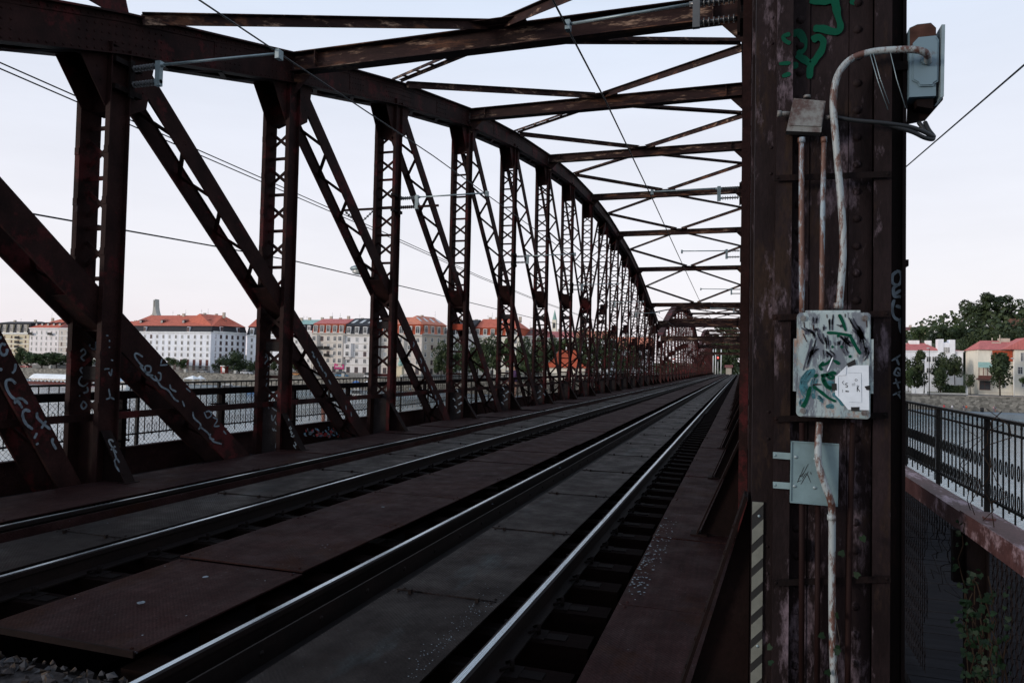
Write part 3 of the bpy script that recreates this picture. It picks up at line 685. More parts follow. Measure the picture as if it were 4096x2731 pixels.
for (x0, x1, L, ys, mat, lab, grp, zt, seam) in ROWS:
    LL = L if L > 1 else 1.68
    if L < 1: LL = 1.68
    y = seam
    while y - LL > .6: y -= LL
    pr_ = plate_proto('deck_plate', x0, x1, LL, mat, lab, grp); first = True; n = 0; far_p = MB()
    if x0 == -4.50: y = 3.3
    while y < 224:
        if n < 42:
            L2 = LL
            o = pr_ if first else pr_.copy()
            if not first: COL.objects.link(o)
            first = False
            o.location = (random.uniform(-.006, .006), y, zt + random.uniform(-.004, .003)); o.rotation_euler = (random.uniform(-.0016, .0016), random.uniform(-.003, .003), 0)
        else:
            far_p.box(x0, x1, y, y + LL - .012, zt - .012, zt)
        n += 1; y += LL
    o = far_p.build('deck_plates', mat); tag(o, 'farther ' + grp + ', seen small', 'deck plates', None, 'stuff')
mb = MB(); mb.box(-4.52, -3.28, 3.285, 3.297, -.09, -.05); o = mb.build('end_plate', M['brace'], None, (-3.9, 3.29, -.2)); tag(o, 'low upright steel plate closing the near end of the middle plates', 'end plate')
# paint drips and spots on the plates
mb = MB()
def spot(x, y, r, z=-.048):
    n = 7; mb.prism([(x + r * math.cos(6.283 * k / n) * random.uniform(.6, 1.2), y + r * math.sin(6.283 * k / n) * random.uniform(.6, 1.2), z) for k in range(n)], (0, 0, .0015))
for px_, py_, r in ((560, 2410, .03), (822, 2306, .025), (1532, 2027, .02), (660, 2264, .006), (300, 2393, .006), (745, 2462, .006), (570, 2540, .006), (1060, 2322, .005), (1290, 2180, .006), (1310, 2178, .007), (1300, 2190, .006), (1282, 2192, .004), (1320, 2198, .004), (430, 2092, .008), (1970, 2015, .01), (2240, 1870, .02)):
    d = ray(px_, py_); p = CP + d * ((-.05 - CH) / d.z); spot(p.x, p.y, r)
for k in range(150):
    f = random.random(); px_ = 2490 + f * 130 + random.gauss(0, 22); py_ = 2360 - f * 290 + random.gauss(0, 22); d = ray(px_, py_); p = CP + d * ((-.05 - CH) / d.z); spot(max(p.x, -.80) + .16 * random.random() ** 2, p.y, random.uniform(.004, .011), -.050) if -1.1 < p.x < 0 else None
for k in range(120):
    f = random.random(); px_ = 1640 + f * 330 + random.gauss(0, 25); py_ = 2700 - f * 330 + random.gauss(0, 25); d = ray(px_, py_); p = CP + d * ((-.055 - CH) / d.z)
    if -2.42 < p.x < -1.62: spot(p.x, p.y, random.uniform(.0015, .005), -.055)
o = mb.build('paint_spots', M['white_spray']); tag(o, 'pale paint drips and droppings scattered over the steel plates', 'paint spots', None, 'stuff')

# near abutment, ballast
mb = MB(); mb.box(-14, .9, -30, 3.2, -9, -.36); o = mb.build('abutment', M['sand']); tag(o, None, None, None, 'structure')
def rock(mb, c, r):
    q = len(mb.v); pts = [(1, 0, 0), (-1, 0, 0), (0, 1, 0), (0, -1, 0), (0, 0, 1), (0, 0, -1)]
    rot = Matrix.Rotation(random.uniform(0, 6.28), 3, V((random.gauss(0, 1), random.gauss(0, 1), random.gauss(0, 1))).normalized())
    ex = V((1, 1, 1)).normalized()
    sc = V((random.uniform(.7, 1.3), random.uniform(.6, 1), random.uniform(.45, .8)))
    for p in pts: p = V(p); mb.v.append(tuple(rot @ V((p.x * sc.x, p.y * sc.y, p.z * sc.z)) * r * random.uniform(.75, 1.15) + V(c) + V((random.gauss(0, .15), random.gauss(0, .15), random.gauss(0, .1))) * r))
    for f in ((0, 2, 4), (2, 1, 4), (1, 3, 4), (3, 0, 4), (2, 0, 5), (1, 2, 5), (3, 1, 5), (0, 3, 5)): mb.face([q + i for i in f], random.choice((0, 0, 1, 2)))
mb = MB()
for k in range(6500):
    x = random.uniform(-6.4, -3.15); y = random.uniform(1.2, 3.24)
    if -3.95 < x < -3.2 and y > 2.7 and random.random() < .6: continue
    rock(mb, (x, y, -.18 + random.uniform(-.01, .05) - .06 * max(0, y - 2.6)), random.uniform(.015, .042))
mb.box(-7.6, -3.2, .2, 3.2, -.359, -.2)
o = mb.build('ballast', [M['rock'], flat('brown_rock', (.06, .042, .03), .9, .1), flat('pale_rock', (.06, .058, .06), .85, .1)]); tag(o, 'crushed stone ballast in front of the first steel plate', 'ballast', None, 'stuff')

# ------------------------------------------------------------------ footbridges beside the trusses
def footbridge(label, x0, x1):
    root = thing('footbridge', label, 'footbridge', ((x0 + x1) / 2, 3.0, -.15))
    mb = MB(); y = 1.0 if x0 > 0 else 3.0; rx = (x0 + x1) / 2
    while y < 150:
        w_ = .165; z = random.uniform(-.004, .003); mb.box(x0 - rx, x1 - rx, y - 3.0, y - 3.0 + w_ - .012, -.05 + z, z); y += w_
    mb.build('plank_deck', M['plank'], root)
    mb = MB()
    for x in (x0 + .1, (x0 + x1) / 2, x1 - .1): mb.box(x - rx - .06, x - rx + .06, -2, 147, -.35, -.056)
    mb.build('deck_bearer', M['girder'], root); return root
footbridge('plank footbridge on the right, below the ornate railing', .95, 2.98)
footbridge('plank footbridge outside the left truss, behind the chain-link fence', -11.1, -9.15)

def railing(label, X, y0, y1, ys_post, zb=.16, zt=1.11):
    root = thing('footbridge_railing', label, 'railing', (X, y0, -.15))
    P = V((X, y0, -.15))
    def bd(mb, name): mb.v = [tuple(V(p) - P) for p in mb.v]; mb.build(name, M['iron'], root)
    mb = MB(); mb.box(X - .035, X + .035, y0, y1, zt - .018, zt + .018); bd(mb, 'top_rail')
    mb = MB(); mb.box(X - .02, X + .02, y0, y1, zb - .015, zb + .015); bd(mb, 'bottom_rail')
    mb = MB(); mb.box(X - .015, X + .015, y0, y1, zt - .15, zt - .125); bd(mb, 'middle_rail')
    y = y0; ypost = ys_post
    for a in range(len(ypost)):
        mb = MB(); mb.box(X - .025, X + .025, ypost[a] - .03, ypost[a] + .03, -.15, zt - .019); bd(mb, 'post')
        if a + 1 >= len(ypost): break
        ya, yb = ypost[a], ypost[a + 1]; n = max(2, int(round((yb - ya) / .186 / 2)) * 2); mb = MB(); near = ya < 26
        for k in range(1, n):
            yy = ya + (yb - ya) * k / n
            if k % 2: mb.tube([(X, yy, zb - .14), (X, yy, zt - .02)], .0105, 5, cap=False)
            else:
                mb.tube([(X, yy, zb - .05), (X, yy, zt - .06)], .0105, 5, cap=False); mb.tube([(X, yy, zt - .06), (X, yy, zt - .03), (X, yy, zt + .0)], [.014, .012, .002], 5)
            if near:
                for zc in (zb + .42, zb + .10):
                    pts = [(X, yy + .03 * math.cos(q * 6.283 / 10) + (yb - ya) / n / 2, zc + .085 * math.sin(q * 6.283 / 10)) for q in range(11)]
                    mb.tube(pts, .0065, 4, cap=False)
        bd(mb, 'baluster_panel')
    return root
railing('ornate dark iron railing right of the box column, above the river', 2.8, 3.2, 75, [3.23 + 2.22 * k for k in range(33)])
railing('dark iron railing of the left footbridge, seen through the fence', -10.95, 3.2, 75, [4.2 + 2.22 * k for k in range(32)])

# inner chain-link fences
def chainlink(mb, X, ya, yb, z0, z1, st=.062, r=.0035, keep=None):
    n = int((yb - ya) / st); m_ = int((z1 - z0) / st)
    for i in range(n):
        pts = []
        for j in range(m_ + 1):
            y = ya + st * (i + (.5 if j % 2 else -.5) * (1) + .5); z = z0 + j * st
            y += .004 * noise.noise(V((y * 3, z * 3, X)))
            ok = keep is None or keep(y, z)
            if ok: pts.append((X + (.004 if j % 2 else -.004), y, z))
            if (not ok or j == m_) and len(pts) > 1: mb.tube(pts, r, 3, cap=False, smooth=False)
            if not ok: pts = []
        # neighbour strand, mirrored
        pts = []
        for j in range(m_ + 1):
            y = ya + st * (i + (-.5 if j % 2 else .5) + .5); z = z0 + j * st; y += .004 * noise.noise(V((y * 3, z * 3, X)))
            ok = keep is None or keep(y, z)
            if ok: pts.append((X + (-.004 if j % 2 else .004), y, z))
            if (not ok or j == m_) and len(pts) > 1: mb.tube(pts, r, 3, cap=False, smooth=False)
            if not ok: pts = []
XF = -9.1
fl_ = thing('fence', 'long chain-link fence with a dark top beam behind the left truss', 'fence', (XF, 3.3, -.15)); FP = V((XF, 3.3, -.15))
def fb(mb, name, mat): mb.v = [tuple(V(p) - FP) for p in mb.v]; return mb.build(name, mat, fl_)
mb = MB(); mb.box(XF - .05, XF + .05, 3.3, 75, .97, 1.085); fb(mb, 'top_beam', M['girder'])
mb = MB(); mb.box(XF - .02, XF + .02, 3.3, 75, -.95, .20); mb.box(XF - .06, XF + .06, 3.3, 75, .201, .225); fb(mb, 'kick_board', M['plate_brown'])
mb = MB(); chainlink(mb, XF - .01, 4.4, 30, .23, .97, .08, .0033); chainlink(mb, XF - .01, 30, 70, .23, .97, .16, .006); fb(mb, 'chain_link', M['mesh'])
y = 4.3
while y < 75:
    mb = MB(); mb.box(XF - .04, XF + .04, y - .045, y + .045, -.15, .97); mb.box(XF - .06, XF + .06, y - .22, y + .1, .78, .81); mb.box(XF - .06, XF + .06, y - .22, y + .1, .32, .345); fb(mb, 'post', M['girder']); y += 2.22
# right fence with its torn mesh
XG = 1.02
fr_ = thing('fence', 'torn chain-link fence under a flat rusty beam, right of the box column', 'fence', (XG, 4, -.15)); FP2 = V((XG, 4, -.15))
def fb2(mb, name, mat): mb.v = [tuple(V(p) - FP2) for p in mb.v]; return mb.build(name, mat, fr_)
M['beam_top'] = steel('pinkish_rusty_beam', (.04, .018, .018), (.09, .045, .045), pale=(.30, .22, .25), paleamt=.52, stretch=(3, .8, 1), spec=.12)
mb = MB(); mb.box(XG, XG + .12, 3.96, 75, .942, .954); mb.box(XG + .0, XG + .01, 3.96, 75, .86, .9415); fb2(mb, 'top_beam', M['beam_top'])
mb = MB(); mb.box(XG - .008, XG + .13, 2.2, 3.98, .955, .967); mb.box(XG - .008, XG, 2.2, 3.98, .87, .9545); mb.box(XG + .04, XG + .08, 3.76, 3.81, .968, .976); fb2(mb, 'top_beam', M['beam_top'])
mb = MB(); mb.box(XG + .011, XG + .085, 3.93, 4.0, -.15, .941); mb.box(XG + .086, XG + .094, 3.9, 4.02, -.15, .941); mb.box(XG - .035, XG + .0105, 3.98, 4.02, .62, .87); fb2(mb, 'post', M['column_dark'])
mb = MB()
chainlink(mb, XG + .02, 4.05, 5.8, -.12, .93, .055, .0028, keep=lambda y, z: (z > .74 + .09 * noise.noise(V((y * 8, 0, 0))) or y > 4.72 + .16 * noise.noise(V((z * 5, 1, 0)))))
fb2(mb, 'chain_link', M['mesh']); mb = MB()
chainlink(mb, XG + .02, 2.3, 3.92, -.12, .93, .055, .0028, keep=lambda y, z: y < 3.62 + .12 * noise.noise(V((z * 5, 3, 0))))
fb2(mb, 'chain_link', M['mesh']); mb = MB()
for k in range(5):
    y = 4.15 + .11 * k; pts = [(XG + .02 + random.uniform(-.012, .012), y + random.uniform(-.02, .02) * j, .78 - .03 * j) for j in range(random.randint(4, 12))]; mb.tube(pts, .0024, 4)
fb2(mb, 'loose_wire', M['mesh'])
# ivy on that fence
vine = thing('ivy_vine', 'thin ivy hanging on the fence post right of the box column', 'plant', (XG, 3.6, -.15)); VP = V((XG, 3.6, -.15))
mb = MB(); lf = MB()
def leafq(lf, p, r):
    d = V((random.gauss(-.4, .6), random.gauss(-.8, .5), random.gauss(.2, .5))).normalized(); a = d.orthogonal().normalized(); b_ = d.cross(a)
    an = random.uniform(0, 6.28); a, b_ = a * math.cos(an) + b_ * math.sin(an), b_ * math.cos(an) - a * math.sin(an)
    P = [p + a * r, p + a * r * .2 + b_ * r * .7, p - a * r * .5 + b_ * r * .55, p - a * r * .3, p - a * r * .5 - b_ * r * .55, p + a * r * .2 - b_ * r * .7]
    lf.prism(P, d * .001)
for k in range(13):
    p = V((XG - .02 + random.uniform(-.03, .03), random.uniform(3.3, 3.9), random.uniform(-.05, .35))); pts = [p - VP]
    for j in range(14):
        p = p + V((random.uniform(-.02, .018), random.uniform(-.03, .032), random.uniform(.01, .075))); pts.append(p - VP)
        if random.random() < .85 and p.z < 1.02: leafq(lf, p - VP + V((-.02, random.uniform(-.03, .03), 0)), random.uniform(.010, .022))
        if p.z < 1.0: leafq(lf, p - VP + V((random.uniform(-.03, .01), random.uniform(-.05, .05), random.uniform(-.03, .03))), random.uniform(.009, .02))
    mb.tube(pts, .0028, 4)
for (a, b_) in (((2245, 1.0), 0),):
    pass
for k in range(4):
    p = V((XG + .04, 3.6 + .14 * k, .965)); pts = [p - VP + V((random.uniform(-.03, .03), random.uniform(-.04, .04) * j, .05 * j)) for j in range(random.randint(5, 12))]; mb.tube(pts, .002, 4)
mb.build('stem', flat('ivy_stem', (.022, .014, .009), .9, .1), vine); lf.build('leaves', M['ivy'], vine)

# ------------------------------------------------------------------ boxes, pipes and plates on the box column
def P(px_, py_, Y): return onY(px_, py_, Y)
def thing_b(name, label, cat, loc, group=None):
    r_ = thing(name, label, cat, loc, 0, group); o_ = V(loc)
    def bd(mb, nm, mats, parent=None, lab=None):
        mb.v = [tuple(V(p) - o_) for p in mb.v]; o = mb.build(nm, mats, parent or r_)
        if lab: o['label'] = lab
        return o
    return r_, bd
# hazard marker
a, c = P(3012, 2012, 3.655), P(3055, 2731, 3.655)
r_, bd = thing_b('hazard_marker', 'black and white diagonally striped warning strip at the foot of the column', 'warning strip', (.09, 3.655, -.3))
x0, x1 = .0565, .108; ztop = a.z
mb = MB(); mb.box(x0, x1, 3.650, 3.6595, -.35, ztop + .01); bd(mb, 'board', M['black'])
mb = MB(); per = .131; z = ztop; k = 0
mb.prism([(x0 + .001, 3.649, ztop + .009), (x1, 3.649, ztop + .009), (x1, 3.649, ztop), (x0 + .001, 3.649, ztop - .055)], (0, -.0012, 0))
z = ztop - .07
while z > -.3:
    mb.prism([(x0 + .001, 3.649, z - .125), (x0 + .001, 3.649, z - .055), (x1, 3.649, z - .0), (x1, 3.649, z - .07)], (0, -.0012, 0)); z -= .1125
bd(mb, 'stripe', M['white_paint'])
mb = MB()
for px_, py_ in ((3036, 2063), (3030, 2583)): q = P(px_, py_, 3.647); mb.dome(q, (0, -1, 0), .007, 8)
bd(mb, 'screw', M['galv'])
# straps across the column
for zpx, xa_, xb_, lab in ((705, 3097, 3566, 'thin flat strap around the pipes, above the enamel box'), (1262, 3090, 3562, 'flat strap behind the top of the enamel box'), (1668, 3090, 3552, 'flat strap behind the bottom of the enamel box'), (2322, 3090, 3562, 'dark strap low on the column holding the pipes')):
    A, B = P(xa_, zpx + 8, 3.58), P(xb_, zpx - 8, 3.58); mb = MB(); mb.beam(A, B, .006, .028, upv=(0, 0, 1))
    for q in (A, B): mb.dome(q.lerp((A + B) / 2, .06) + V((0, -.003, 0)), (0, -1, 0), .008, 6)
    o = mb.build('pipe_strap', M['column_dark'], None, (A + B) / 2); tag(o, lab, 'strap', 'straps across the column')
# conduits
def conduit(pts, r, mat, label, cat='pipe', collars=(), n=10, Y=3.53, name='conduit'):
    PP = [P(x, y, yy) for x, y, yy in pts]
    if len(PP) > 2:
        E = [PP[0] * 2 - PP[1]] + PP + [PP[-1] * 2 - PP[-2]]; Q = []
        for i in range(1, len(E) - 2):
            for k in range(6):
                tt = k / 6; a_, b_, c_, d_ = E[i - 1], E[i], E[i + 1], E[i + 2]
                Q.append(.5 * ((2 * b_) + (c_ - a_) * tt + (2 * a_ - 5 * b_ + 4 * c_ - d_) * tt * tt + (3 * b_ - a_ - 3 * c_ + d_) * tt ** 3))
        Q.append(PP[-1])
    else: Q = PP
    mb = MB(); mb.tube(Q, r, n)
    for x, y, yy, h, k in collars: q = P(x, y, yy); mb.tube([q - V((0, 0, h)), q + V((0, 0, h))], r * k, n)
    o = mb.build(name, mat, None, PP[-1]); return tag(o, label, cat)
conduit([(3206, 560, 3.55), (3206, 900, 3.55), (3208, 1262, 3.55)], .0125, M['pipe_rust'], 'left rusty pipe between the small box and the enamel box', collars=[(3206, 562, 3.55, .012, 1.35)])
conduit([(3296, 550, 3.55), (3290, 900, 3.55), (3286, 1262, 3.55)], .0115, M['pipe_rust'], 'orange-rusty middle pipe beside the white one', collars=[(3296, 560, 3.55, .012, 1.25)])
conduit([(3356, 1235, 3.53), (3372, 1020, 3.53), (3368, 860, 3.53), (3350, 640, 3.53), (3338, 500, 3.53), (3333, 400, 3.53), (3350, 305, 3.53), (3400, 240, 3.53), (3480, 210, 3.53), (3580, 200, 3.52), (3660, 200, 3.52), (3705, 215, 3.54), (3712, 250, 3.60)], .0155, M['pipe_white'], 'thick white pipe arching from the enamel box to the wall cabinet', collars=[(3354, 1222, 3.53, .012, 1.3)], n=12)
conduit([(3278, 1690, 3.53), (3272, 1790, 3.50), (3276, 1860, 3.49), (3300, 1940, 3.49), (3322, 2000, 3.50), (3328, 2060, 3.53), (3328, 2300, 3.55), (3330, 2560, 3.55), (3338, 2760, 3.55)], .0155, M['pipe_white'], 'bent white pipe leading down from the enamel box over the zinc plate', collars=[(3326, 2068, 3.53, .012, 1.2)], n=12)
conduit([(3208, 1690, 3.57), (3206, 2740, 3.57)], .0125, M['pipe_dark'], 'dark rusty pipe low on the column, left of the bent one')
conduit([(3272, 2010, 3.57), (3268, 2740, 3.57)], .012, M['pipe_dark'], 'dark flaking pipe between the other two low pipes')
conduit([(3412, 1690, 3.57), (3400, 2100, 3.57), (3390, 2740, 3.57)], .0125, M['pipe_dark'], 'dark rusty pipe low on the column, right of the bent one')
# enamel box
a, c = P(3190, 1250, 3.46), P(3482, 1676, 3.46); cx, cz = (a.x + c.x) / 2, (a.z + c.z) / 2; hw, hh = (c.x - a.x) / 2, (a.z - c.z) / 2
r_, bd = thing_b('junction_box', 'large scuffed grey enamel box with green spray and a taped paper', 'junction box', (cx, 3.5, cz - hh))
def rrect(hw, hh, rr, cx, cz, y, n=5):
    pts = []
    for sx, sz, a0 in ((1, 1, 0), (-1, 1, 90), (-1, -1, 180), (1, -1, 270)):
        for k in range(n): an = R(a0 + 90 * k / (n - 1)); pts.append((cx + sx * (hw - rr) + rr * math.cos(an), y, cz + sz * (hh - rr) + rr * math.sin(an)))
    return pts
mb = MB(); mb.prism(rrect(hw * .93, hh * .965, .02, cx, cz, 3.50), (0, .08, 0)); bd(mb, 'case', M['rustbox'])
mb = MB(); mb.prism(rrect(hw, hh, .016, cx, cz, 3.465), (0, .033, 0)); mb.prism(rrect(hw - .005, hh - .005, .014, cx, cz, 3.46), (0, .0049, 0)); lid = bd(mb, 'lid', M['enamel'])
mb = MB()
for sx in (-1, 1): mb.box(cx + sx * (hw + .001), cx + sx * (hw + .012), 3.468, 3.53, cz - hh * .52, cz + hh * .5)
mb.box(cx - hw * .75, cx + hw * .75, 3.49, 3.55, cz + hh + .001, cz + hh + .012)
bd(mb, 'side_rail', M['enamel'])
for sx in (-1, 1):
    for sz in (-1, 1):
        q = V((cx + sx * (hw - .025), 3.459, cz + sz * (hh - .026))); mb = MB(); mb.tube([q + V((0, .001, 0)), q + V((0, -.007, 0))], .0125, 12); mb.tube([q + V((0, -.007, 0)), q + V((0, -.010, 0))], .0065, 6); bd(mb, 'screw', M['rustbox'])
ze = zmap(3160, 1220, 3.2657)
def est(lines, wd, mat, nm, dy, lab, rub=0):
    mb = MB(); rnd = random.Random(4)
    for ln in lines:
        if not rub: mb.ribbon([P(*ze(p), 3.4585 - dy) for p in ln], wd, (0, -1, 0), th=.0007)
        for k in range(rub):
            o_ = rnd.uniform(-38, 38); f0, f1 = rnd.uniform(-.25, .3), rnd.uniform(.6, 1.25); a_, c_ = ln[0], ln[-1]; m_ = ln[len(ln) // 2]
            q0 = (a_[0] + (c_[0] - a_[0]) * f0 + o_, a_[1] + (c_[1] - a_[1]) * f0); q2 = (a_[0] + (c_[0] - a_[0]) * f1 + o_ * .8, a_[1] + (c_[1] - a_[1]) * f1); q1 = ((q0[0] + q2[0]) / 2 + (m_[0] - (a_[0] + c_[0]) / 2), (q0[1] + q2[1]) / 2)
            if all(110 < q_[0] < 1040 and 100 < q_[1] < 1440 for q_ in (q0, q1, q2)): mb.ribbon([P(*ze(p), 3.4585 - dy) for p in (q0, q1, q2)], wd * rnd.uniform(.35, 1), (0, -1, 0), th=.0005)
    bd(mb, nm, mat, lid, lab)
est([[(330, 860), (250, 870), (180, 940), (150, 1040), (190, 1130)], [(330, 900), (240, 940), (205, 1020), (220, 1100)], [(150, 1230), (210, 1260), (170, 1310)], [(470, 1330), (540, 1310), (540, 1350)], [(560, 1150), (640, 1230), (700, 1310)], [(300, 1150), (310, 1220)], [(500, 990), (560, 1040), (540, 1100)]], .020, M['teal_spray'], 'spray_patch', 0, 'teal spray clouds on the lower left of the lid')
est([[(820, 210), (850, 180), (890, 250), (940, 370), (970, 460)], [(840, 290), (880, 400), (920, 520), (930, 580)], [(990, 510), (1010, 570), (960, 690)], [(400, 390), (420, 460), (460, 520)], [(300, 480), (320, 560), (260, 660), (210, 800)], [(550, 150), (545, 300)], [(440, 270), (445, 330)], [(330, 160), (325, 230)], [(330, 300), (350, 350)], [(620, 470), (620, 520)], [(700, 420), (740, 500), (790, 520)], [(460, 600), (465, 680)], [(230, 330), (300, 420)], [(350, 560), (290, 660)], [(500, 600), (560, 700)], [(180, 300), (220, 370)], [(740, 430), (700, 500), (740, 620)], [(640, 260), (690, 300)], [(900, 300), (950, 480)], [(480, 420), (500, 560)], [(980, 560), (1000, 680)]], .008, M['dark_smear'], 'dark_smear', .0008, 'dark rubbed smears over the upper half of the lid', 8)
for ln in ([(180, 215), (190, 300)], [(1000, 200), (1005, 290)], [(480, 120), (485, 170)], [(720, 110), (720, 160)], [(170, 370), (220, 480)], [(300, 250), (310, 330)]): est([ln], .005, M['brownrust'], 'rust_run', .0010, None)
est([[(250, 900), (160, 1060), (230, 1180)], [(330, 950), (300, 1120)], [(520, 1000), (560, 1110)], [(150, 1240), (140, 1320)], [(380, 1190), (420, 1260)], [(620, 1180), (700, 1290)]], .007, M['teal_spray'], 'spray_streak', .0012, None, 7)
est([[(640, 120), (690, 220), (730, 340)], [(480, 360), (600, 365), (720, 385), (780, 400), (820, 470), (870, 560), (920, 640)], [(760, 390), (810, 400)], [(540, 550), (570, 540)], [(660, 530), (690, 560)], [(610, 400), (650, 405)], [(440, 740), (390, 800), (420, 850)], [(570, 720), (650, 770)], [(320, 940), (360, 900)], [(400, 920), (470, 910), (560, 880), (600, 900)], [(440, 910), (430, 980), (470, 1060), (540, 1100)], [(265, 1060), (240, 1180), (180, 1340)], [(300, 1060), (400, 1130), (500, 1210), (600, 1260)], [(520, 900), (570, 930)], [(770, 660), (800, 680)], [(560, 700), (480, 760), (400, 790)], [(470, 900), (530, 960), (590, 930)], [(440, 960), (490, 1050), (560, 1080)], [(250, 1090), (215, 1230), (150, 1330)]], .016, M['green_spray'], 'green_tag', .0016, 'dark green spray strokes across the lid')
est([[(410, 1035), (340, 1035), (300, 1045)]], .006, M['brownrust'], 'paper_scrap', .0024, None)
est([[(560, 680), (520, 780), (485, 860)]], .007, M['paper'], 'paper_scrap', .0024, None)
# taped paper
yp = 3.4548
def Q(p, y=yp): return P(*ze(p), y)
paper, bd = thing_b('paper_note', 'torn white paper taped over the lower right of the enamel box', 'note', Q((800, 1370)))
mb = MB(); mb.prism([Q(p) for p in [(590, 930), (650, 890), (740, 795), (870, 785), (1028, 785), (1035, 1370), (760, 1365), (660, 1240), (590, 1170)]], (0, -.0008, 0)); bd(mb, 'sheet', M['paper'])
mb = MB(); mb.prism([Q(p, yp - .0015) for p in [(610, 920), (740, 790), (728, 915)]], (0, -.002, 0)); bd(mb, 'folded_corner', M['paper'])
mb = MB()
for ln, wd in (([(632, 935), (636, 1195)], .0016), ([(933, 885), (938, 1270)], .0016), ([(740, 880), (933, 887)], .001), ([(770, 1265), (938, 1272)], .001)):
    mb.ribbon([Q(p, yp - .0011) for p in ln], wd, (0, -1, 0), th=.0004)
bd(mb, 'ruled_line', M['ink'])
mb = MB()
for ln, wd in (([(705, 990), (683, 1010), (712, 1040)], .002), ([(755, 1022), (732, 1020), (728, 1040), (750, 1050), (748, 1068), (724, 1066)], .0035), ([(878, 1040), (878, 1130)], .004), ([(912, 1130), (885, 1085)], .0035), ([(885, 1085), (900, 1045)], .003), ([(722, 1122), (772, 1128)], .007),
               ([(862, 962), (848, 978), (862, 992), (880, 980), (862, 962)], .0015), ([(812, 1020), (815, 1055)], .0015), ([(830, 1020), (833, 1055)], .0015), ([(845, 1010), (848, 1055)], .0015), ([(685, 1100), (688, 1140)], .0015)):
    mb.ribbon([Q(p, yp - .0011) for p in ln], wd, (0, -1, 0), th=.0005)
bd(mb, 'letter', M['black'])
for pts in ([(740, 765), (850, 705), (862, 775), (762, 810)], [(545, 1025), (608, 1022), (612, 1110), (548, 1112)], [(972, 1060), (1048, 1045), (1050, 1110), (1000, 1108)], [(796, 1330), (908, 1328), (905, 1382), (798, 1380)]):
    mb = MB(); mb.prism([Q(p, yp - .0012) for p in pts], (0, -.0012, 0)); bd(mb, 'tape', M['black'])
# zinc plate
r_, bd = thing_b('cover_plate', 'square galvanised sheet below the enamel box with a scratched scrawl', 'cover plate', P(3258, 2020, 3.545))
zz = zmap(3000, 1150, 1.65)
mb = MB(); mb.prism([P(*zz(p), 3.545) for p in [(270, 1010), (588, 1030), (580, 1445), (262, 1418)]], (0, .006, 0))
mb.prism([P(*zz(p), 3.539) for p in [(270, 1010), (588, 1030), (588, 1037), (270, 1018)]], (0, .0055, 0)); mb.prism([P(*zz(p), 3.539) for p in [(263, 1408), (581, 1436), (580, 1445), (262, 1418)]], (0, .0055, 0)); mb.prism([P(*zz(p), 3.539) for p in [(270, 1010), (277, 1011), (270, 1418), (262, 1418)]], (0, .0052, 0))
bd(mb, 'sheet', M['zinc'])
for q in ((303, 1117), (431, 1130), (295, 1309), (428, 1320)):
    mb = MB(); mb.dome(P(*zz(q), 3.5445), (0, -1, 0), .009, 8); bd(mb, 'rivet', M['galv'])
for y in (1107, 1303):
    mb = MB(); A, B = P(*zz((152, y - 3)), 3.577), P(*zz((268, y + 5)), 3.56); mb.beam(A, B, .004, .03, upv=(0, 0, 1)); mb.dome(A.lerp(B, .12) + V((0, -.003, 0)), (0, -1, 0), .007, 8); bd(mb, 'bracket', M['zinc'])
mb = MB()
for ln in ([(358, 1180), (312, 1285)], [(385, 1162), (340, 1250)], [(318, 1262), (358, 1215)], [(322, 1240), (350, 1245)], [(385, 1212), (335, 1298)], [(345, 1262), (372, 1225), (402, 1285)], [(400, 1215), (404, 1232)], [(310, 1280), (340, 1270)]): mb.ribbon([P(*zz(q), 3.5445) for q in ln], .0032, (0, -1, 0), th=.0006)
bd(mb, 'scrawl', M['black'])
# small rusty box
r_, bd = thing_b('terminal_box', 'small rusty grey box above the two thin pipes', 'terminal box', P(3220, 530, 3.56))
zb3 = zmap(2600, 0, 1.68)
mb = MB(); mb.prism([P(*zb3(p), 3.53) for p in [(965, 660), (1180, 680), (1150, 890), (915, 880)]], (0, .055, 0)); mb.prism([P(*zb3(p), 3.525) for p in [(975, 672), (1170, 690), (1150, 850), (940, 842)]], (0, .0045, 0)); bd(mb, 'case', M['rustbox'])
mb = MB(); A = P(*zb3((855, 765)), 3.555); B = P(*zb3((945, 765)), 3.555); mb.tube([A, B], .012, 8); mb.tube([A, A.lerp(B, .3)], .016, 8); A = P(*zb3((1180, 790)), 3.555); mb.tube([A, A + V((.03, 0, 0))], .011, 8); A = P(*zb3((1055, 660)), 3.555); mb.tube([A, A + V((0, 0, .012))], .016, 8); bd(mb, 'gland', M['rustbox'])
# wall cabinet at the upper right
zc = zmap(3600, 60, 2.9037)
r_, bd = thing_b('signal_cabinet', 'blue-grey metal cabinet with a pipe into its front, high on the column', 'cabinet', P(3700, 490, 3.66))
mb = MB(); Yc = 3.62
mb.prism([P(*zc(p), Yc) for p in [(112, 150), (200, 110), (360, 92), (420, 150), (418, 940), (108, 955)]], (0, .16, 0)); case = bd(mb, 'case', M['cabinet'])
mb = MB(); mb.prism([P(*zc(p), Yc - .008) for p in [(150, 330), (215, 260), (420, 240), (455, 300), (445, 770), (400, 800), (390, 825), (230, 830), (205, 790), (145, 760)]], (0, .0075, 0)); mb.prism([P(*zc(p), Yc - .013) for p in [(165, 345), (225, 275), (405, 258), (438, 310), (430, 755), (385, 785), (375, 808), (240, 812), (215, 775), (160, 745)]], (0, .0045, 0)); bd(mb, 'front_panel', M['cabinet'], case)
mb = MB(); mb.prism([P(*zc(p), Yc - .004) for p in [(114, 155), (200, 114), (358, 96), (416, 152), (420, 236), (222, 258), (205, 300), (150, 332), (148, 380), (116, 380)]], (0, .0035, 0)); bd(mb, 'rusty_cap', M['brownrust'], case)
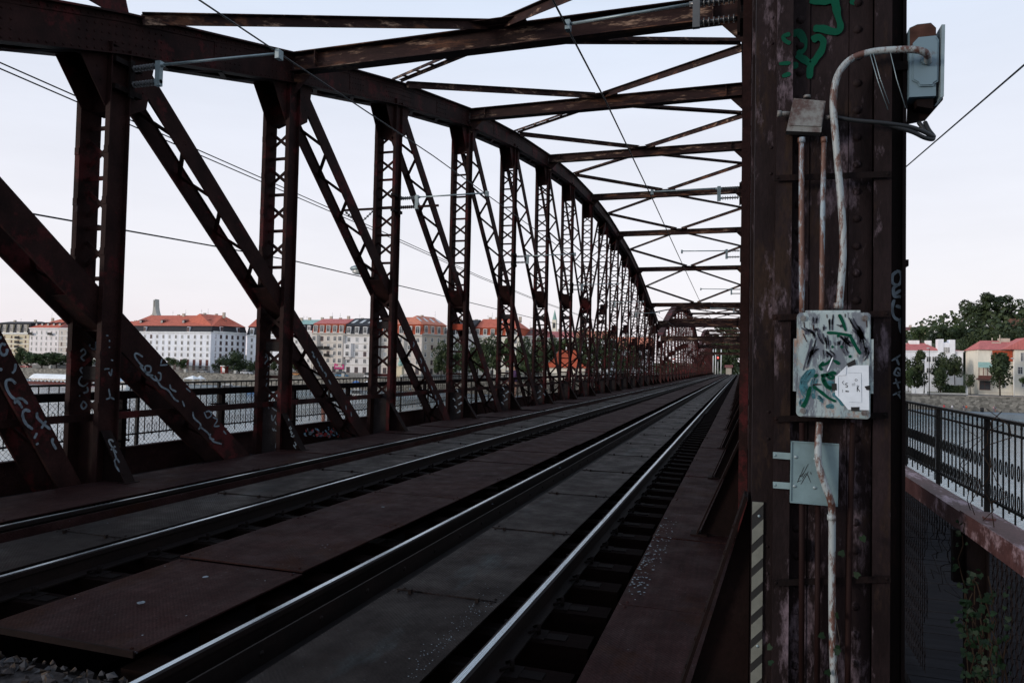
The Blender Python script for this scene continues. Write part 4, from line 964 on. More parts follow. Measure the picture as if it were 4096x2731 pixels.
mb = MB(); mb.prism([P(*zc(p), Yc - .02) for p in [(485, 112), (525, 112), (510, 945), (470, 960)]], (0, .2, 0)); mb.prism([P(*zc(p), Yc + .05) for p in [(440, 185), (485, 112), (470, 960), (430, 980)]], (0, .01, 0)); bd(mb, 'side_flange', M['galv'])
mb = MB(); mb.prism([P(*zc(p), Yc + .1) for p in [(95, 950), (500, 960), (500, 985), (300, 1215), (85, 1260)]], (0, .02, 0)); mb.prism([P(*zc(p), Yc + .02) for p in [(185, 985), (390, 970), (385, 1090), (200, 1060)]], (0, .079, 0)); bd(mb, 'lower_bracket', M['column_dark'])
mb = MB()
q = P(*zc((295, 530)), Yc - .014); mb.tube([q + V((0, .013, 0)), q + V((0, -.02, 0))], .021, 12); bd(mb, 'pipe_socket', M['cabinet'], case)
for lab, pts in (('upper black cable looping below the wall cabinet', [(3345, 470, 3.55), (3420, 482, 3.55), (3530, 492, 3.55), (3640, 508, 3.58), (3700, 530, 3.6), (3735, 548, 3.62), (3715, 520, 3.65), (3700, 490, 3.68)]), ('lower black cable looping below the wall cabinet', [(3530, 496, 3.56), (3640, 525, 3.58), (3700, 552, 3.6), (3733, 556, 3.62), (3705, 530, 3.65), (3675, 490, 3.68)])):
    conduit(pts, .0095, M['wire'], lab, 'cable', name='cable')
mb = MB()
for a_, c_ in (((3480, 215), (3552, 440)), ((3492, 212), (3556, 415)), ((3560, 205), (3622, 432))): mb.tube([P(*a_, 3.52), P((a_[0] + c_[0]) / 2 - 4, (a_[1] + c_[1]) / 2, 3.50), P(*c_, 3.54)], .0018, 4)
o = mb.build('tie_wire', M['galv'], None, P(3552, 440, 3.54)); tag(o, 'thin loose tie wires hanging from the arched white pipe', 'wire')
# leaves at the column's foot
r_, bd = thing_b('ivy_sprig', 'sparse ivy leaves at the foot of the box column', 'plant', (.35, 3.5, -.2))
mb = MB(); lf = MB()
for px_, py_ in ((3365, 2215), (3430, 2300), (3350, 2460), (3290, 2540), (3355, 2590), (3080, 2585), (3310, 2690), (3085, 2650), (3450, 2150), (3345, 2605)): leafq(lf, P(px_, py_, 3.52), .022)
mb.tube([P(3330, 2420, 3.52), P(3345, 2480, 3.51), P(3360, 2560, 3.52), P(3340, 2700, 3.53)], .002, 4); bd(lf, 'leaves', M['ivy']); bd(mb, 'stem', M['bark'])

# ------------------------------------------------------------------ overhead wires and their brackets
def wire(pts, r, label, X=None, mat=None, cat='wire', sag=0, name='overhead_wire'):
    mb = MB(); Q = []
    for i in range(len(pts) - 1):
        a, b_ = V(pts[i]), V(pts[i + 1])
        for k in range(6):
            f = k / 6; q = a.lerp(b_, f); q.z -= sag * 4 * f * (1 - f); Q.append(q)
    Q.append(V(pts[-1])); mb.tube(Q, r, 5); o = mb.build(name, mat or M['wire'], None, pts[0]); return tag(o, label, cat)
wire([(-2.12, -4, 5.7), (-2.12, 7.9, 5.85), (-2.12, 11.25, 5.89), (-2.12, 17.8, 5.76), (-2.12, 24.8, 5.55), (-2.12, 38, 5.2), (-2.1, 74, 5.3), (-2.1, 226, 5.3)], .013, 'thick contact wire above the near track, crossing the struts')
wire([(-5.9, -4, 5.6), (-5.9, 6.5, 5.68), (-5.9, 13, 5.75), (-5.9, 25, 5.6), (-5.9, 34, 5.5), (-5.9, 74, 5.4), (-5.9, 226, 5.4)], .011, 'contact wire above the far track, passing in front of the left truss')
wire([(-9.5, -4, 5.7), (-9.5, 6.9, 5.52), (-9.5, 12.5, 5.37), (-9.5, 17.7, 5.22), (-9.5, 25.3, 4.95), (-9.5, 33, 4.8), (-9.5, 75, 4.6)], .011, 'upper one of the paired cables outside the left truss')
wire([(-9.5, -4, 5.62), (-9.5, 6.9, 5.44), (-9.5, 12.5, 5.29), (-9.5, 17.7, 5.15), (-9.5, 25.3, 4.89), (-9.5, 33, 4.75), (-9.5, 75, 4.55)], .011, 'lower one of the paired cables outside the left truss')
wire([(-11, -4, 3.6), (-11, 8.75, 3.91), (-11, 13.1, 4.08), (-11, 15.9, 4.17), (-11, 26, 4.21), (-11, 60, 4.2)], .016, 'twisted cable sagging low behind the left truss')
wire([(3.2, 4, 4.7), (3.2, 9.94, 5.34), (3.2, 16.25, 5.85), (3.2, 30, 6.9)], .013, 'cable with a knot crossing the sky right of the column')
def insulator(mb, A, B, r=.045, n=7):
    A, B = V(A), V(B); mb.tube([A, B], r * .4, 6)
    for k in range(n): c = A.lerp(B, (k + .5) / n); d = (B - A).normalized(); mb.tube([c - d * .008, c + d * .008], r, 8)
def cantilever(side, y, label, zr=5.62, tip=None):
    s_ = 1 if side == 'l' else -1; X = XL if side == 'l' else XR
    r_, bd = thing_b('wire_bracket', label, 'wire bracket', (X, y, zr - .2), 'contact wire brackets')
    mb = MB(); mb.box(X, X + s_ * .10, y - .25, y + .2, zr + .1, zr + .17); mb.box(X, X + s_ * .10, y - .25, y + .2, zr - .27, zr - .20); mb.box(X + s_ * .1, X + s_ * .13, y - .04, y + .04, zr - .32, zr + .2); bd(mb, 'wall_plate', M['column_dark'])
    for dz in (.08, -.14):
        mb = MB(); insulator(mb, (X + s_ * .14, y, zr + dz), (X + s_ * .52, y, zr + dz)); bd(mb, 'insulator', M['porcelain'])
    mb = MB(); mb.box(X + s_ * .54, X + s_ * .62, y - .03, y + .03, zr - .2, zr + .14); mb.tube([(X + s_ * .52, y, zr + .08), (X + s_ * .66, y, zr + .09)], .03, 8); mb.tube([(X + s_ * .52, y, zr - .14), (X + s_ * .62, y, zr - .14)], .03, 8); bd(mb, 'yoke', M['galv'] if side == 'l' or y > 9 else M['porcelain'])
    xt = -5.85 if side == 'l' else -2.1
    mb = MB(); mb.tube([(X + s_ * .62, y, zr + .09), (xt, y + .25, zr + .16)], .018, 8); mb.box(xt - .03, xt + .03, y + .2, y + .3, zr + .08, zr + .2); bd(mb, 'arm_tube', M['galv'])
for i, lab in ((1, 'grey wire bracket at the top of the nearest left post'), (3, 'grey wire bracket with ribbed insulators on the third left post'), (5, 'grey wire bracket on the fifth left post'), (7, 'wire bracket on the seventh left post, half lost in lacing'), (9, 'small wire bracket on the ninth left post'), (11, 'tiny far wire bracket near the end of the left truss')):
    cantilever('l', YQ[i] + (0 if i > 1 else .12), lab, 5.56 if i > 1 else 5.5)
for y, lab in ((8.33, 'wire bracket at the top edge of the view, over the near track'), (17.2, 'wire bracket on the right truss above the near track, with bristly insulators'), (26.4, 'smaller wire bracket on the right truss, second from the column'), (39.3, 'small wire bracket far along the right truss'), (52, 'tiny wire bracket far along the right truss')):
    cantilever('r', y, lab, 5.72)
r_, bd = thing_b('wire_mast', 'forked steel mount standing on the left chord at the top edge', 'mast', (-8.4, 7.4, 6.34))
mb = MB(); mb.prism([(-8.3, 6.6, 6.335), (-8.3, 7.85, 6.335), (-8.3, 7.7, 6.75), (-8.3, 7.1, 6.75)], (.02, 0, 0)); bd(mb, 'base_plate', M['truss'])
mb = MB(); mb.beam((-8.27, 7.35, 6.6), (-8.2, 7.3, 7.8), .1, .02, upv=(1, 0, 0)); mb.beam((-8.27, 7.62, 6.6), (-8.25, 7.68, 7.8), .1, .02, upv=(1, 0, 0)); bd(mb, 'upright', M['truss'])
# bracket for the paired cables and a lamp outside the left truss
r_, bd = thing_b('cable_bracket', 'rusty bar with hanging insulator chains outside the third left post', 'bracket', (-8.62, 15.8, 5.2))
mb = MB(); mb.beam((-9.6, 15.8, 5.42), (-7.0, 15.8, 5.42), .05, .05); bd(mb, 'bar', M['truss'])
for xa_ in (-9.55, -8.75):
    mb = MB(); insulator(mb, (xa_, 15.8, 5.38), (-9.15, 15.8, 5.05), .035, 6); bd(mb, 'insulator', M['porcelain'])
q = onX(1430, 1082, -10.5)
r_, bd = thing_b('street_lamp', 'pale hooded lamp on an arm outside the left truss', 'lamp', (-8.63, 15.85, 3.75))
mb = MB(); mb.tube([(-8.63, 15.85, 3.75), (-9.3, 16.5, 4.1), (-10.2, q.y - .1, q.z + .05)], .03, 8); bd(mb, 'arm', M['iron'])
mb = MB(); mb.ball((q.x + .05, q.y, q.z + .06), .16, 10, 6, 0, (1.9, 1, .6)); bd(mb, 'hood', M['galv'])
mb = MB(); mb.ball((q.x + .05, q.y, q.z - .02), .13, 10, 6, 0, (1.8, 1, .8)); bd(mb, 'lamp_glass', M['lampglass'])

# ------------------------------------------------------------------ ground, water, far bank
def struct(mb, name, mat): o = mb.build(name, mat); o['kind'] = 'structure'; return o
m, t, b = nt('river_water'); v = coords(t, (1, 2.2, 1)); h1 = nz(t, v, .55, 5, .6); h2 = nz(t, v, 3, 4, .6)
seti(b, Roughness=.1, Specular_IOR_Level=.8); t.links.new(ramp(t, nz(t, coords(t, (.4, 1.4, 1)), .06, 5, .65), [(.35, (.12, .175, .195)), (.65, (.27, .345, .365))]), b.inputs['Base Color']); hh_ = mix(t, .35, h1, h2); bump(t, b, hh_, .5, .16); M['water'] = m
mb = MB(); mb.quad([(-1500, -400, -9.2), (1500, -400, -9.2), (1500, 206, -9.2), (-1500, 206, -9.2)]); struct(mb, 'river', M['water'])
def hz(x, y):
    a = max(0, min(1, (y - 236) / 60)) ; b_ = max(0, min(1, (x - 22) / 60)); c = max(0, min(1, (y - 300) / 500)) * 12
    return -4.05 + 22 * a * a * (3 - 2 * a) * b_ * b_ * (3 - 2 * b_) + c + .6 * noise.noise(V((x * .05, y * .05, 0))) * b_
mb = MB(); xs = [-1500, -800, -420] + [-300 + 20 * i for i in range(32)] + [420, 600, 900, 1500]; ys = [228, 236, 244, 252, 260, 270, 280, 290, 300, 320, 360, 420, 520, 700, 1000, 1500, 2500]
for y in ys:
    for x in xs: mb.v.append((x, y, hz(x, y)))
for j in range(len(ys) - 1):
    for i in range(len(xs) - 1): n = len(xs); mb.face([j * n + i, j * n + i + 1, (j + 1) * n + i + 1, (j + 1) * n + i], 0, True)
struct(mb, 'terrain', M['ground'])
mb = MB(); mb.quad([(-1500, 215.3, -4.0), (1500, 215.3, -4.0), (1500, 230, -4.0), (-1500, 230, -4.0)]); struct(mb, 'street', M['paving'])
mb = MB(); mb.box(-1500, 1500, 204, 214.6, -12, -8.1); struct(mb, 'lower_quay', M['walk'])
mb = MB(); mb.box(-1500, -9.5, 214.62, 215.28, -8.2, -3.9); mb.box(-1500, -9.5, 214.5, 215.4, -3.9, -3.75); o = mb.build('quay_wall', M['stone'], None, (-200, 215, -8.2)); tag(o, 'long rough stone quay wall below the white and grey town houses', 'quay wall')
mb = MB(); mb.box(1.5, 1500, 214.62, 215.28, -8.2, -4.4); mb.box(1.5, 1500, 214.5, 215.4, -4.4, -4.25); o = mb.build('quay_wall', M['stone'], None, (60, 215, -8.2)); tag(o, 'rough stone quay wall right of the bridge, below the villas', 'quay wall')
mb = MB(); mb.box(-30, 12, 224.8, 260, -4.4, -.36); struct(mb, 'embankment', M['gravel'])
# street railing on the left quay with stone pillars
r_, bd = thing_b('quay_parapet', 'iron parapet with stone pillars along the left quay street', 'parapet', (-200, 215, -3.75))
mb = MB(); mb.box(-420, -12, 214.95, 215.0, -2.95, -2.87); mb.box(-420, -12, 214.95, 215.0, -3.5, -3.45)
for k in range(680): mb.box(-420 + k * .6, -419.95 + k * .6, 214.955, 214.995, -3.75, -2.88)
bd(mb, 'grille', M['iron'])
mb = MB()
for x in range(-415, -14, 22): mb.box(x - .5, x + .5, 214.6, 215.4, -3.75, -2.6)
bd(mb, 'pillar', M['pale_stone'])

# ------------------------------------------------------------------ buildings
WC = {}
def window_mesh(w_, h_, style):
    w_, h_ = round(w_ * 5) / 5, round(h_ * 5) / 5; key = (round(w_, 2), round(h_, 2), style)
    if key in WC: return WC[key]
    mb = MB(); fr = .09 if style != 'dark' else .06; arch = style == 'arch'
    if arch:
        n = 9; o_, i_ = [], []
        for rr, lst in ((0, o_), (fr, i_)):
            lst += [(-w_ / 2 + rr, 0, rr), (w_ / 2 - rr, 0, rr)]
            for k in range(n): an = math.pi * k / (n - 1); lst.append(((w_ / 2 - rr) * math.cos(an), 0, h_ - w_ / 2 + (w_ / 2 - rr) * math.sin(an)))
        mb.prism([(x, -.02, z) for x, y, z in i_], (0, .02, 0), 1)
        L = len(o_)
        for k in range(L):
            k2 = (k + 1) % L; mb.prism([(o_[k][0], -.08, o_[k][2]), (o_[k2][0], -.08, o_[k2][2]), (i_[k2][0], -.08, i_[k2][2]), (i_[k][0], -.08, i_[k][2])], (0, .08, 0), 0)
    else:
        mb.box(-w_ / 2 + fr, w_ / 2 - fr, -.02, 0, fr, h_ - fr, 1)
        for x0, x1, z0, z1 in ((-w_ / 2, w_ / 2, 0, fr), (-w_ / 2, w_ / 2, h_ - fr, h_), (-w_ / 2, -w_ / 2 + fr, fr, h_ - fr), (w_ / 2 - fr, w_ / 2, fr, h_ - fr)): mb.box(x0, x1, -.08, 0, z0, z1, 0)
        mb.box(-w_ / 2 - .1, w_ / 2 + .1, -.16, -.0801, -.08, .02, 0)
    mb.box(-.035, .035, -.05, -.021, fr, h_ - fr, 0); mb.box(-w_ / 2 + fr, -.036, -.05, -.021, h_ * .66, h_ * .66 + .06, 0); mb.box(.036, w_ / 2 - fr, -.05, -.021, h_ * .66, h_ * .66 + .06, 0)
    mats = [M['frame_white'] if style in ('white', 'arch', 'curtain') else M['frame_brown'], {'blind': M['blind'], 'curtain': M['curtain']}.get(style, M['glass'])]
    me = mb.build('window', mats); mesh = me.data; bpy.data.objects.remove(me); WC[key] = mesh; return mesh
def place_window(parent, x, z, w_, h_, style, y=0, rz=0, name='window'):
    o = bpy.data.objects.new(name, window_mesh(w_, h_, style)); COL.objects.link(o); o.parent = parent; o.location = (x, y, z); o.rotation_euler = (0, 0, rz); return o
def gable_roof(mb, x0, x1, y0, y1, z0, z1, hipl=0, hipr=0, ov=.4):
    ym = (y0 + y1) / 2; a, b_ = (x0 - ov, y0 - ov, z0), (x1 + ov, y0 - ov, z0); c, d = (x1 + ov, y1 + ov, z0), (x0 - ov, y1 + ov, z0); e, f = (x0 - ov + hipl, ym, z1), (x1 + ov - hipr, ym, z1)
    n = len(mb.v); mb.v += [a, b_, c, d, e, f]
    for q in ((0, 1, 5, 4), (2, 3, 4, 5), (1, 2, 5), (3, 0, 4), (3, 2, 1, 0)): mb.face([n + k for k in q])
def building(label, pa, pb, pe, prd, floors, cols, wall, roof, Y=230.0, Yb=None, depth=14, mans=None, hip=(0, 0), dorm=0, chim=3, base=-4.0, cat='building', win=(.40, .56, 'white'), lowwin='white', trim='trim', plinth=None, mwin=None, sky=0, name='apartment_building', group='town houses along the far quay', balc=(), side=0, bays=(), ground=4.2, ridge_depth=None):
    A = onY(pa, 1300, Y); B = onY(pb, 1300, Yb or Y); L = math.hypot(B.x - A.x, B.y - A.y); rz = math.atan2(B.y - A.y, B.x - A.x)
    ze = onY((pa + pb) / 2, pe, (Y + (Yb or Y)) / 2).z - base; zr_ = onY((pa + pb) / 2, prd, (Y + (Yb or Y)) / 2).z - base
    root = thing(name, label, cat, (A.x, A.y, base), rz, group)
    zm = ze if not mans else onY((pa + pb) / 2, mans[0], (Y + (Yb or Y)) / 2).z - base
    mb = MB(); mb.box(.05, L - .05, 0, depth, -1, ze, 0)
    pl = plinth if plinth is not None else ground * .35
    mb.box(0, L, -.12, -.001, -1, pl, 2); mb.box(-.15, L + .15, -.45, depth + .3, ze - .35, ze, 1); mb.box(-.05, L + .05, -.18, -.001, ze - .8, ze - .55, 1)
    fh = (ze - ground - .9) / max(1, floors)
    for f in range(floors): mb.box(0, L, -.10, -.001, ground + f * fh - .1, ground + f * fh + .12, 1)
    mb.build('wall', [W[wall], W[trim], W['base']], root)
    zr0 = ze
    if mans:
        mb = MB(); ins = .7
        n = len(mb.v); mb.v += [(-.1, -.2, ze + .002), (L + .1, -.2, ze + .002), (L + .1, depth, ze + .002), (-.1, depth, ze + .002), (-.1 + ins * .3, ins, zm), (L + .1 - ins * .3, ins, zm), (L + .1 - ins * .3, depth - ins, zm), (-.1 + ins * .3, depth - ins, zm)]
        for q in ((0, 1, 5, 4), (1, 2, 6, 5), (2, 3, 7, 6), (3, 0, 4, 7), (4, 5, 6, 7)): mb.face([n + k for k in q])
        mb.box(-.1, L + .1, ins - .35, depth - .3, zm + .001, zm + .15)
        mb.build('mansard', RF[mans[1]], root); zr0 = zm + .152
        mc = mwin or max(2, cols); mh = (zm - ze) * .72; mw = min(1.5, mh * .62)
        for k in range(mc):
            x = L * (k + .5) / mc; wn = place_window(root, x, ze + (zm - ze) * .1, mw, mh, mans[2] if len(mans) > 2 else 'white', y=-.28, name='dormer_window')
        for k in range(mc): mb = MB(); x = L * (k + .5) / mc; mb.box(x - mw / 2 - .12, x + mw / 2 + .12, -.275, .9, ze + .003, ze + (zm - ze) * .1 + mh + .15); mb.build('dormer_wall', W[wall], root)
    mb = MB(); gable_roof(mb, 0, L, -.1 if not mans else .5, depth if not mans else depth - .5, zr0, zr_, hip[0], hip[1], .35 if not mans else .1)
    rf = mb.build('roof', RF[roof], root)
    ym = depth / 2
    for k in range(chim):
        x = L * (k + .6 + random.uniform(-.2, .2)) / chim; y = ym * random.uniform(.8, 1.35); mb = MB(); zc_ = zr_ - 1.2
        mb.box(x - .5, x + .5, y - .35, y + .35, zc_, zr_ + random.uniform(.3, 1.1)); mb.build('chimney', W['buff'], rf)
    for k in range(max(1, chim - 1)):
        x = L * (k + random.random()) / chim; mb = MB(); mb.tube([(x, ym, zr_ - .2), (x, ym, zr_ + random.uniform(1.2, 3))], .035, 4); zz_ = zr_ + 1.1; mb.beam((x - .5, ym, zz_), (x + .5, ym, zz_), .03, .03); mb.build('aerial', M['iron'], rf)
    for k in range(dorm):
        x = L * (k + .5) / dorm; f = .38; y = -.1 + (ym) * f; z = zr0 + (zr_ - zr0) * f; mb = MB(); mb.box(x - .55, x + .55, y - .9, y + .9, z - .5, z + .45); mb.prism([(x - .75, y - 1.1, z + .451), (x + .75, y - 1.1, z + .451), (x + .75, y + 1.6, z + 1.0), (x - .75, y + 1.6, z + 1.0)], (0, 0, .08)); mb.build('dormer', RF['dark'], rf)
        place_window(root, x, z - .35, .8, .7, 'white', y=y - .91, name='dormer_window')
    for k in range(sky):
        x = L * (k + .5) / sky; f0, f1 = .3, .72; y0_, y1_ = .5 + (ym - .5) * f0, .5 + (ym - .5) * f1; z0_, z1_ = zr0 + (zr_ - zr0) * f0 + .06, zr0 + (zr_ - zr0) * f1 + .06; mb = MB(); mb.prism([(x - .6, y0_, z0_), (x + .6, y0_, z0_), (x + .9, y1_, z1_), (x - .3, y1_, z1_)], (0, 0, .05)); mb.build('skylight', M['lampglass'], rf)
    wr_, hr_, st = win; w_, h_ = fh * wr_, fh * hr_
    for f in range(floors):
        for k in range(cols):
            x = L * (k + .5) / cols; q_ = random.random(); style = st if st != 'white' or q_ > .22 else ('curtain' if q_ > .05 else 'dark')
            place_window(root, x, ground + f * fh + fh * .26, w_, h_, style)
            if (f, k) in balc: mb = MB(); zz_ = ground + f * fh + .4; mb.box(x - 1.2, x + 1.2, -1, -.13, zz_ - .15, zz_); mb.box(x - 1.2, x + 1.2, -1, -.96, zz_ + .001, zz_ + .9); mb.build('balcony', M['iron'], root)
    for bi, (k0, f0, f1) in enumerate(bays):
        x = L * (k0 + .5) / cols; bw = L / cols * .44; za_, zb_ = ground + f0 * fh + .25, ground + f1 * fh + .05
        mb = MB(); mb.prism([(x - bw - .5, -.13, za_), (x + bw + .5, -.13, za_), (x + bw, -1.0, za_), (x - bw, -1.0, za_)], (0, 0, zb_ - za_)); mb.prism([(x - bw * .8, -.13, za_ - .9), (x + bw * .8, -.13, za_ - .9), (x + bw * .5, -.5, za_ - .9), (x - bw * .5, -.5, za_ - .9)], (0, 0, .89)); bo = mb.build('bay', W[wall], root)
        for f in range(f0, f1): place_window(bo, x, ground + f * fh + fh * .26, w_ * 1.15, h_, 'white', y=-1.01)
    for k in range(cols):
        x = L * (k + .5) / cols; place_window(root, x, 1.5 if plinth is None else plinth + .15, w_ * 1.2, ground - (2.1 if plinth is None else plinth + .6), lowwin if k != cols // 2 else 'dark', name='shop_window' if lowwin == 'dark' else 'window')
    return root, L, ze
building('cream block with a dark mansard roof at the left edge', -20, 119, 1330, 1282, 5, 5, 'cream', 'dark', mans=(1293, 'dark'), chim=2, balc=((3, 3), (2, 3), (4, 3)), hip=(0, 2), win=(.40, .54, 'dark'))
building('white house with red hipped roof and a row of five roof windows', 120, 237, 1311, 1272, 5, 6, 'pinkwhite', 'red', hip=(9, 1), dorm=5, chim=2, balc=((4, 0), (4, 4)), win=(.36, .56, 'white'))
building('grey-beige house with brown tiles right of the white one', 238, 372, 1312, 1274, 5, 6, 'beige', 'brown', hip=(0, 1), dorm=2, chim=3, win=(.36, .56, 'white'))
building('pale house partly hidden behind the nearest left post', 373, 497, 1314, 1280, 5, 5, 'ivory', 'red', chim=2)
r_, L, ze = building('long white palace with red roof and dark eaves band', 498, 846, 1326, 1254, 4, 14, 'white', 'red', Y=226, depth=20, mans=(1304, 'dark', 'dark'), hip=(3, 3), dorm=4, chim=5, lowwin='blind', win=(.42, .56, 'white'), plinth=2.6, mwin=2, ground=5.4)
for k in range(14): place_window(r_, L * (k + .5) / 14, .9, 1.1, 1.5, 'dark', y=-.125)
building('shaded right wing of the white palace facing the side street', 850, 986, 1328, 1257, 4, 6, 'white', 'red', Y=227, Yb=243, depth=20, mans=(1306, 'dark', 'dark'), hip=(2, 3), dorm=1, chim=2, lowwin='blind', win=(.44, .60, 'dark'), plinth=2.6, mwin=2, ground=5.4)
building('white narrow house with a dark mansard and red tiles above', 990, 1150, 1340, 1262, 4, 4, 'white', 'red', Y=238, mans=(1308, 'dark', 'arch'), chim=2, hip=(0, 0))
building('house with a pale green metal roof behind the second post', 1151, 1250, 1322, 1274, 5, 4, 'grey', 'green', Y=234, mans=(1298, 'dark', 'arch'), chim=3)
r_, L, ze = building('beige house with a bright orange mansard and pink roof', 1251, 1380, 1331, 1270, 4, 5, 'beige', 'pink', Y=230, mans=(1296, 'orange', 'white'), chim=3, balc=((2, 2), (1, 2), (2, 1)), bays=((4, 0, 4), (0, 1, 4)), lowwin='dark', trim='greytrim', win=(.46, .60, 'white'))
mb = MB(); mb.box(L * .72, L * .72 + 4, -.35, -.13, 2.6, 4.6); sg_ = mb.build('shop_sign', flat('magenta_sign', (.5, .04, .18), .5), r_); mb = MB()
for k in range(4): mb.box(L * .72 + .6 + k * .8, L * .72 + 1.0 + k * .8, -.37, -.351, 3.2, 3.8)
mb.build('sign_lettering', M['frame_white'], sg_)
r_, L, ze = building('light grey house with dark slate roof and big skylights', 1381, 1512, 1336, 1268, 4, 4, 'grey', 'dark', Y=230, mans=(1302, 'dark', 'white'), chim=3, sky=4, bays=((0, 1, 3), (3, 1, 4)), lowwin='dark', trim='greytrim', win=(.46, .60, 'white'))
building('buff corner house with salmon roof and arched attic windows', 1527, 1689, 1337, 1263, 4, 5, 'beige', 'salmon', Y=231, mans=(1298, 'orange', 'arch'), chim=2, hip=(1, 4), bays=((2, 1, 4),), lowwin='dark', trim='greytrim', win=(.46, .60, 'white'), name='corner_house')
building('shaded side of the buff corner house with four arched attic windows', 1690, 1792, 1337, 1263, 4, 4, 'buff', 'salmon', Y=231.5, Yb=246, depth=12, mans=(1300, 'salmon', 'arch'), chim=1, hip=(4, 1), sky=4, lowwin='dark', trim='greytrim', win=(.46, .60, 'white'), name='corner_house')  # darker render than the front: the side's shade is in the wall colour
building('house with a blue-black mansard beside the red attic house', 1794, 1894, 1340, 1274, 5, 4, 'grey', 'dark', Y=246, mans=(1305, 'dark', 'arch'), chim=2)
building('cream house with an orange attic storey above dark trees', 1897, 2078, 1341, 1271, 4, 6, 'ivory', 'red', Y=248, mans=(1312, 'orange', 'white'), hip=(1, 4), chim=4, sky=1)
building('pale house with a purple-brown roof and curved gable', 2080, 2165, 1342, 1311, 4, 4, 'ivory', 'brown', Y=256, chim=2, dorm=1)
building('yellowish house with pink tiles before the church spire', 2166, 2300, 1350, 1322, 4, 5, 'ivory', 'pink', Y=262, chim=2)
building('white house glimpsed through the far lacing of the left truss', 2301, 2440, 1352, 1320, 4, 5, 'white', 'salmon', Y=250, chim=2)
building('pinkish house at the far end of the left truss', 2441, 2600, 1395, 1345, 4, 6, 'pinkwhite', 'salmon', Y=270, chim=2)
# small toll-house pavilion with a tall red roof
A, B = onY(2165, 1470, 219), onY(2345, 1470, 219)
r_ = thing('pavilion', 'small white pavilion with steep red tiled roof among trees', 'pavilion', (A.x, 219, -4)); L = B.x - A.x; e_ = onY(2250, 1470, 219).z + 4; rg = onY(2250, 1398, 219).z + 4
mb = MB(); mb.box(.6, L - .6, .6, 9, 0, e_); mb.build('wall', W['ivory'], r_)
mb = MB(); n = 0; mb.v += [(-.3, -.3, e_), (L + .3, -.3, e_), (L + .3, 10, e_), (-.3, 10, e_), (L * .22, 2, e_ + (rg - e_) * .42), (L * .8, 2, e_ + (rg - e_) * .42), (L * .8, 8, e_ + (rg - e_) * .42), (L * .22, 8, e_ + (rg - e_) * .42), (L * .32, 4.4, rg), (L * .7, 4.4, rg), (L * .7, 5.6, rg), (L * .32, 5.6, rg)]
for q in ((0, 1, 5, 4), (1, 2, 6, 5), (2, 3, 7, 6), (3, 0, 4, 7), (4, 5, 9, 8), (5, 6, 10, 9), (6, 7, 11, 10), (7, 4, 8, 11), (8, 9, 10, 11)): mb.face(list(q))
rf = mb.build('roof', RF['orange'], r_); mb = MB(); mb.box(L * .5 - .5, L * .5 + .5, 4.6, 5.4, rg - 1, rg + 1); mb.build('chimney', W['trim'], rf)
for k in range(4): place_window(r_, L * (.2 + .2 * k), 1, 1, 1.4, 'dark', y=.6)
# church tower
q = onY(2218, 1310, 330); t_ = onY(2218, 1237, 330).z; s_ = onY(2218, 1279, 330).z; hw = (onY(2226, 1300, 330).x - onY(2210, 1300, 330).x) / 2
r_, bd = thing_b('church_tower', 'slim church tower with a green pointed spire beyond the roofs', 'church tower', (q.x, 330, 0))
mb = MB(); mb.box(q.x - hw, q.x + hw, 330 - hw, 330 + hw, -4, s_); bd(mb, 'tower', W['ivory'])
mb = MB(); n = len(mb.v); mb.v += [(q.x + hw * 1.15 * math.cos(k * math.pi / 4 + .39), 330 + hw * 1.15 * math.sin(k * math.pi / 4 + .39), s_) for k in range(8)] + [(q.x, 330, t_)]
for k in range(8): mb.face([k, (k + 1) % 8, 8])
bd(mb, 'spire', RF['green'])
mb = MB(); mb.prism([(q.x - .6, 330 - hw - .05, s_ - 4), (q.x + .6, 330 - hw - .05, s_ - 4), (q.x + .6, 330 - hw - .05, s_ - 2), (q.x, 330 - hw - .05, s_ - 1.2), (q.x - .6, 330 - hw - .05, s_ - 2)], (0, .05, 0)); bd(mb, 'belfry_window', M['glass'])
# twin concrete spires far behind the palace
r_, bd = thing_b('concrete_spire', 'pale twin-pointed concrete spire rising behind the palace roof', 'spire', (onY(617, 1300, 420).x, 420, 0))
for k_, prof_ in enumerate(([(1300, 597, 640), (1280, 602, 634), (1262, 606, 629), (1250, 609.5, 624.5), (1238, 611.2, 622), (1228, 612, 621)], [(1228, 612, 615), (1199, 613.6, 614.6)], [(1228, 618, 621), (1196, 619, 620)])):
    mb = MB()
    for (y0_, a0, b0), (y1_, a1, b1) in zip(prof_, prof_[1:]):
        p = [onY(a0, y0_, 420), onY(b0, y0_, 420), onY(a1, y1_, 420), onY(b1, y1_, 420)]
        mb.hexa([p[0], p[1], p[1] + V((0, 4, 0)), p[0] + V((0, 4, 0)), p[2], p[3], p[3] + V((0, 4, 0)), p[2] + V((0, 4, 0))])
    bd(mb, 'shell', flat('pale_concrete', (.42, .41, .38), .8))
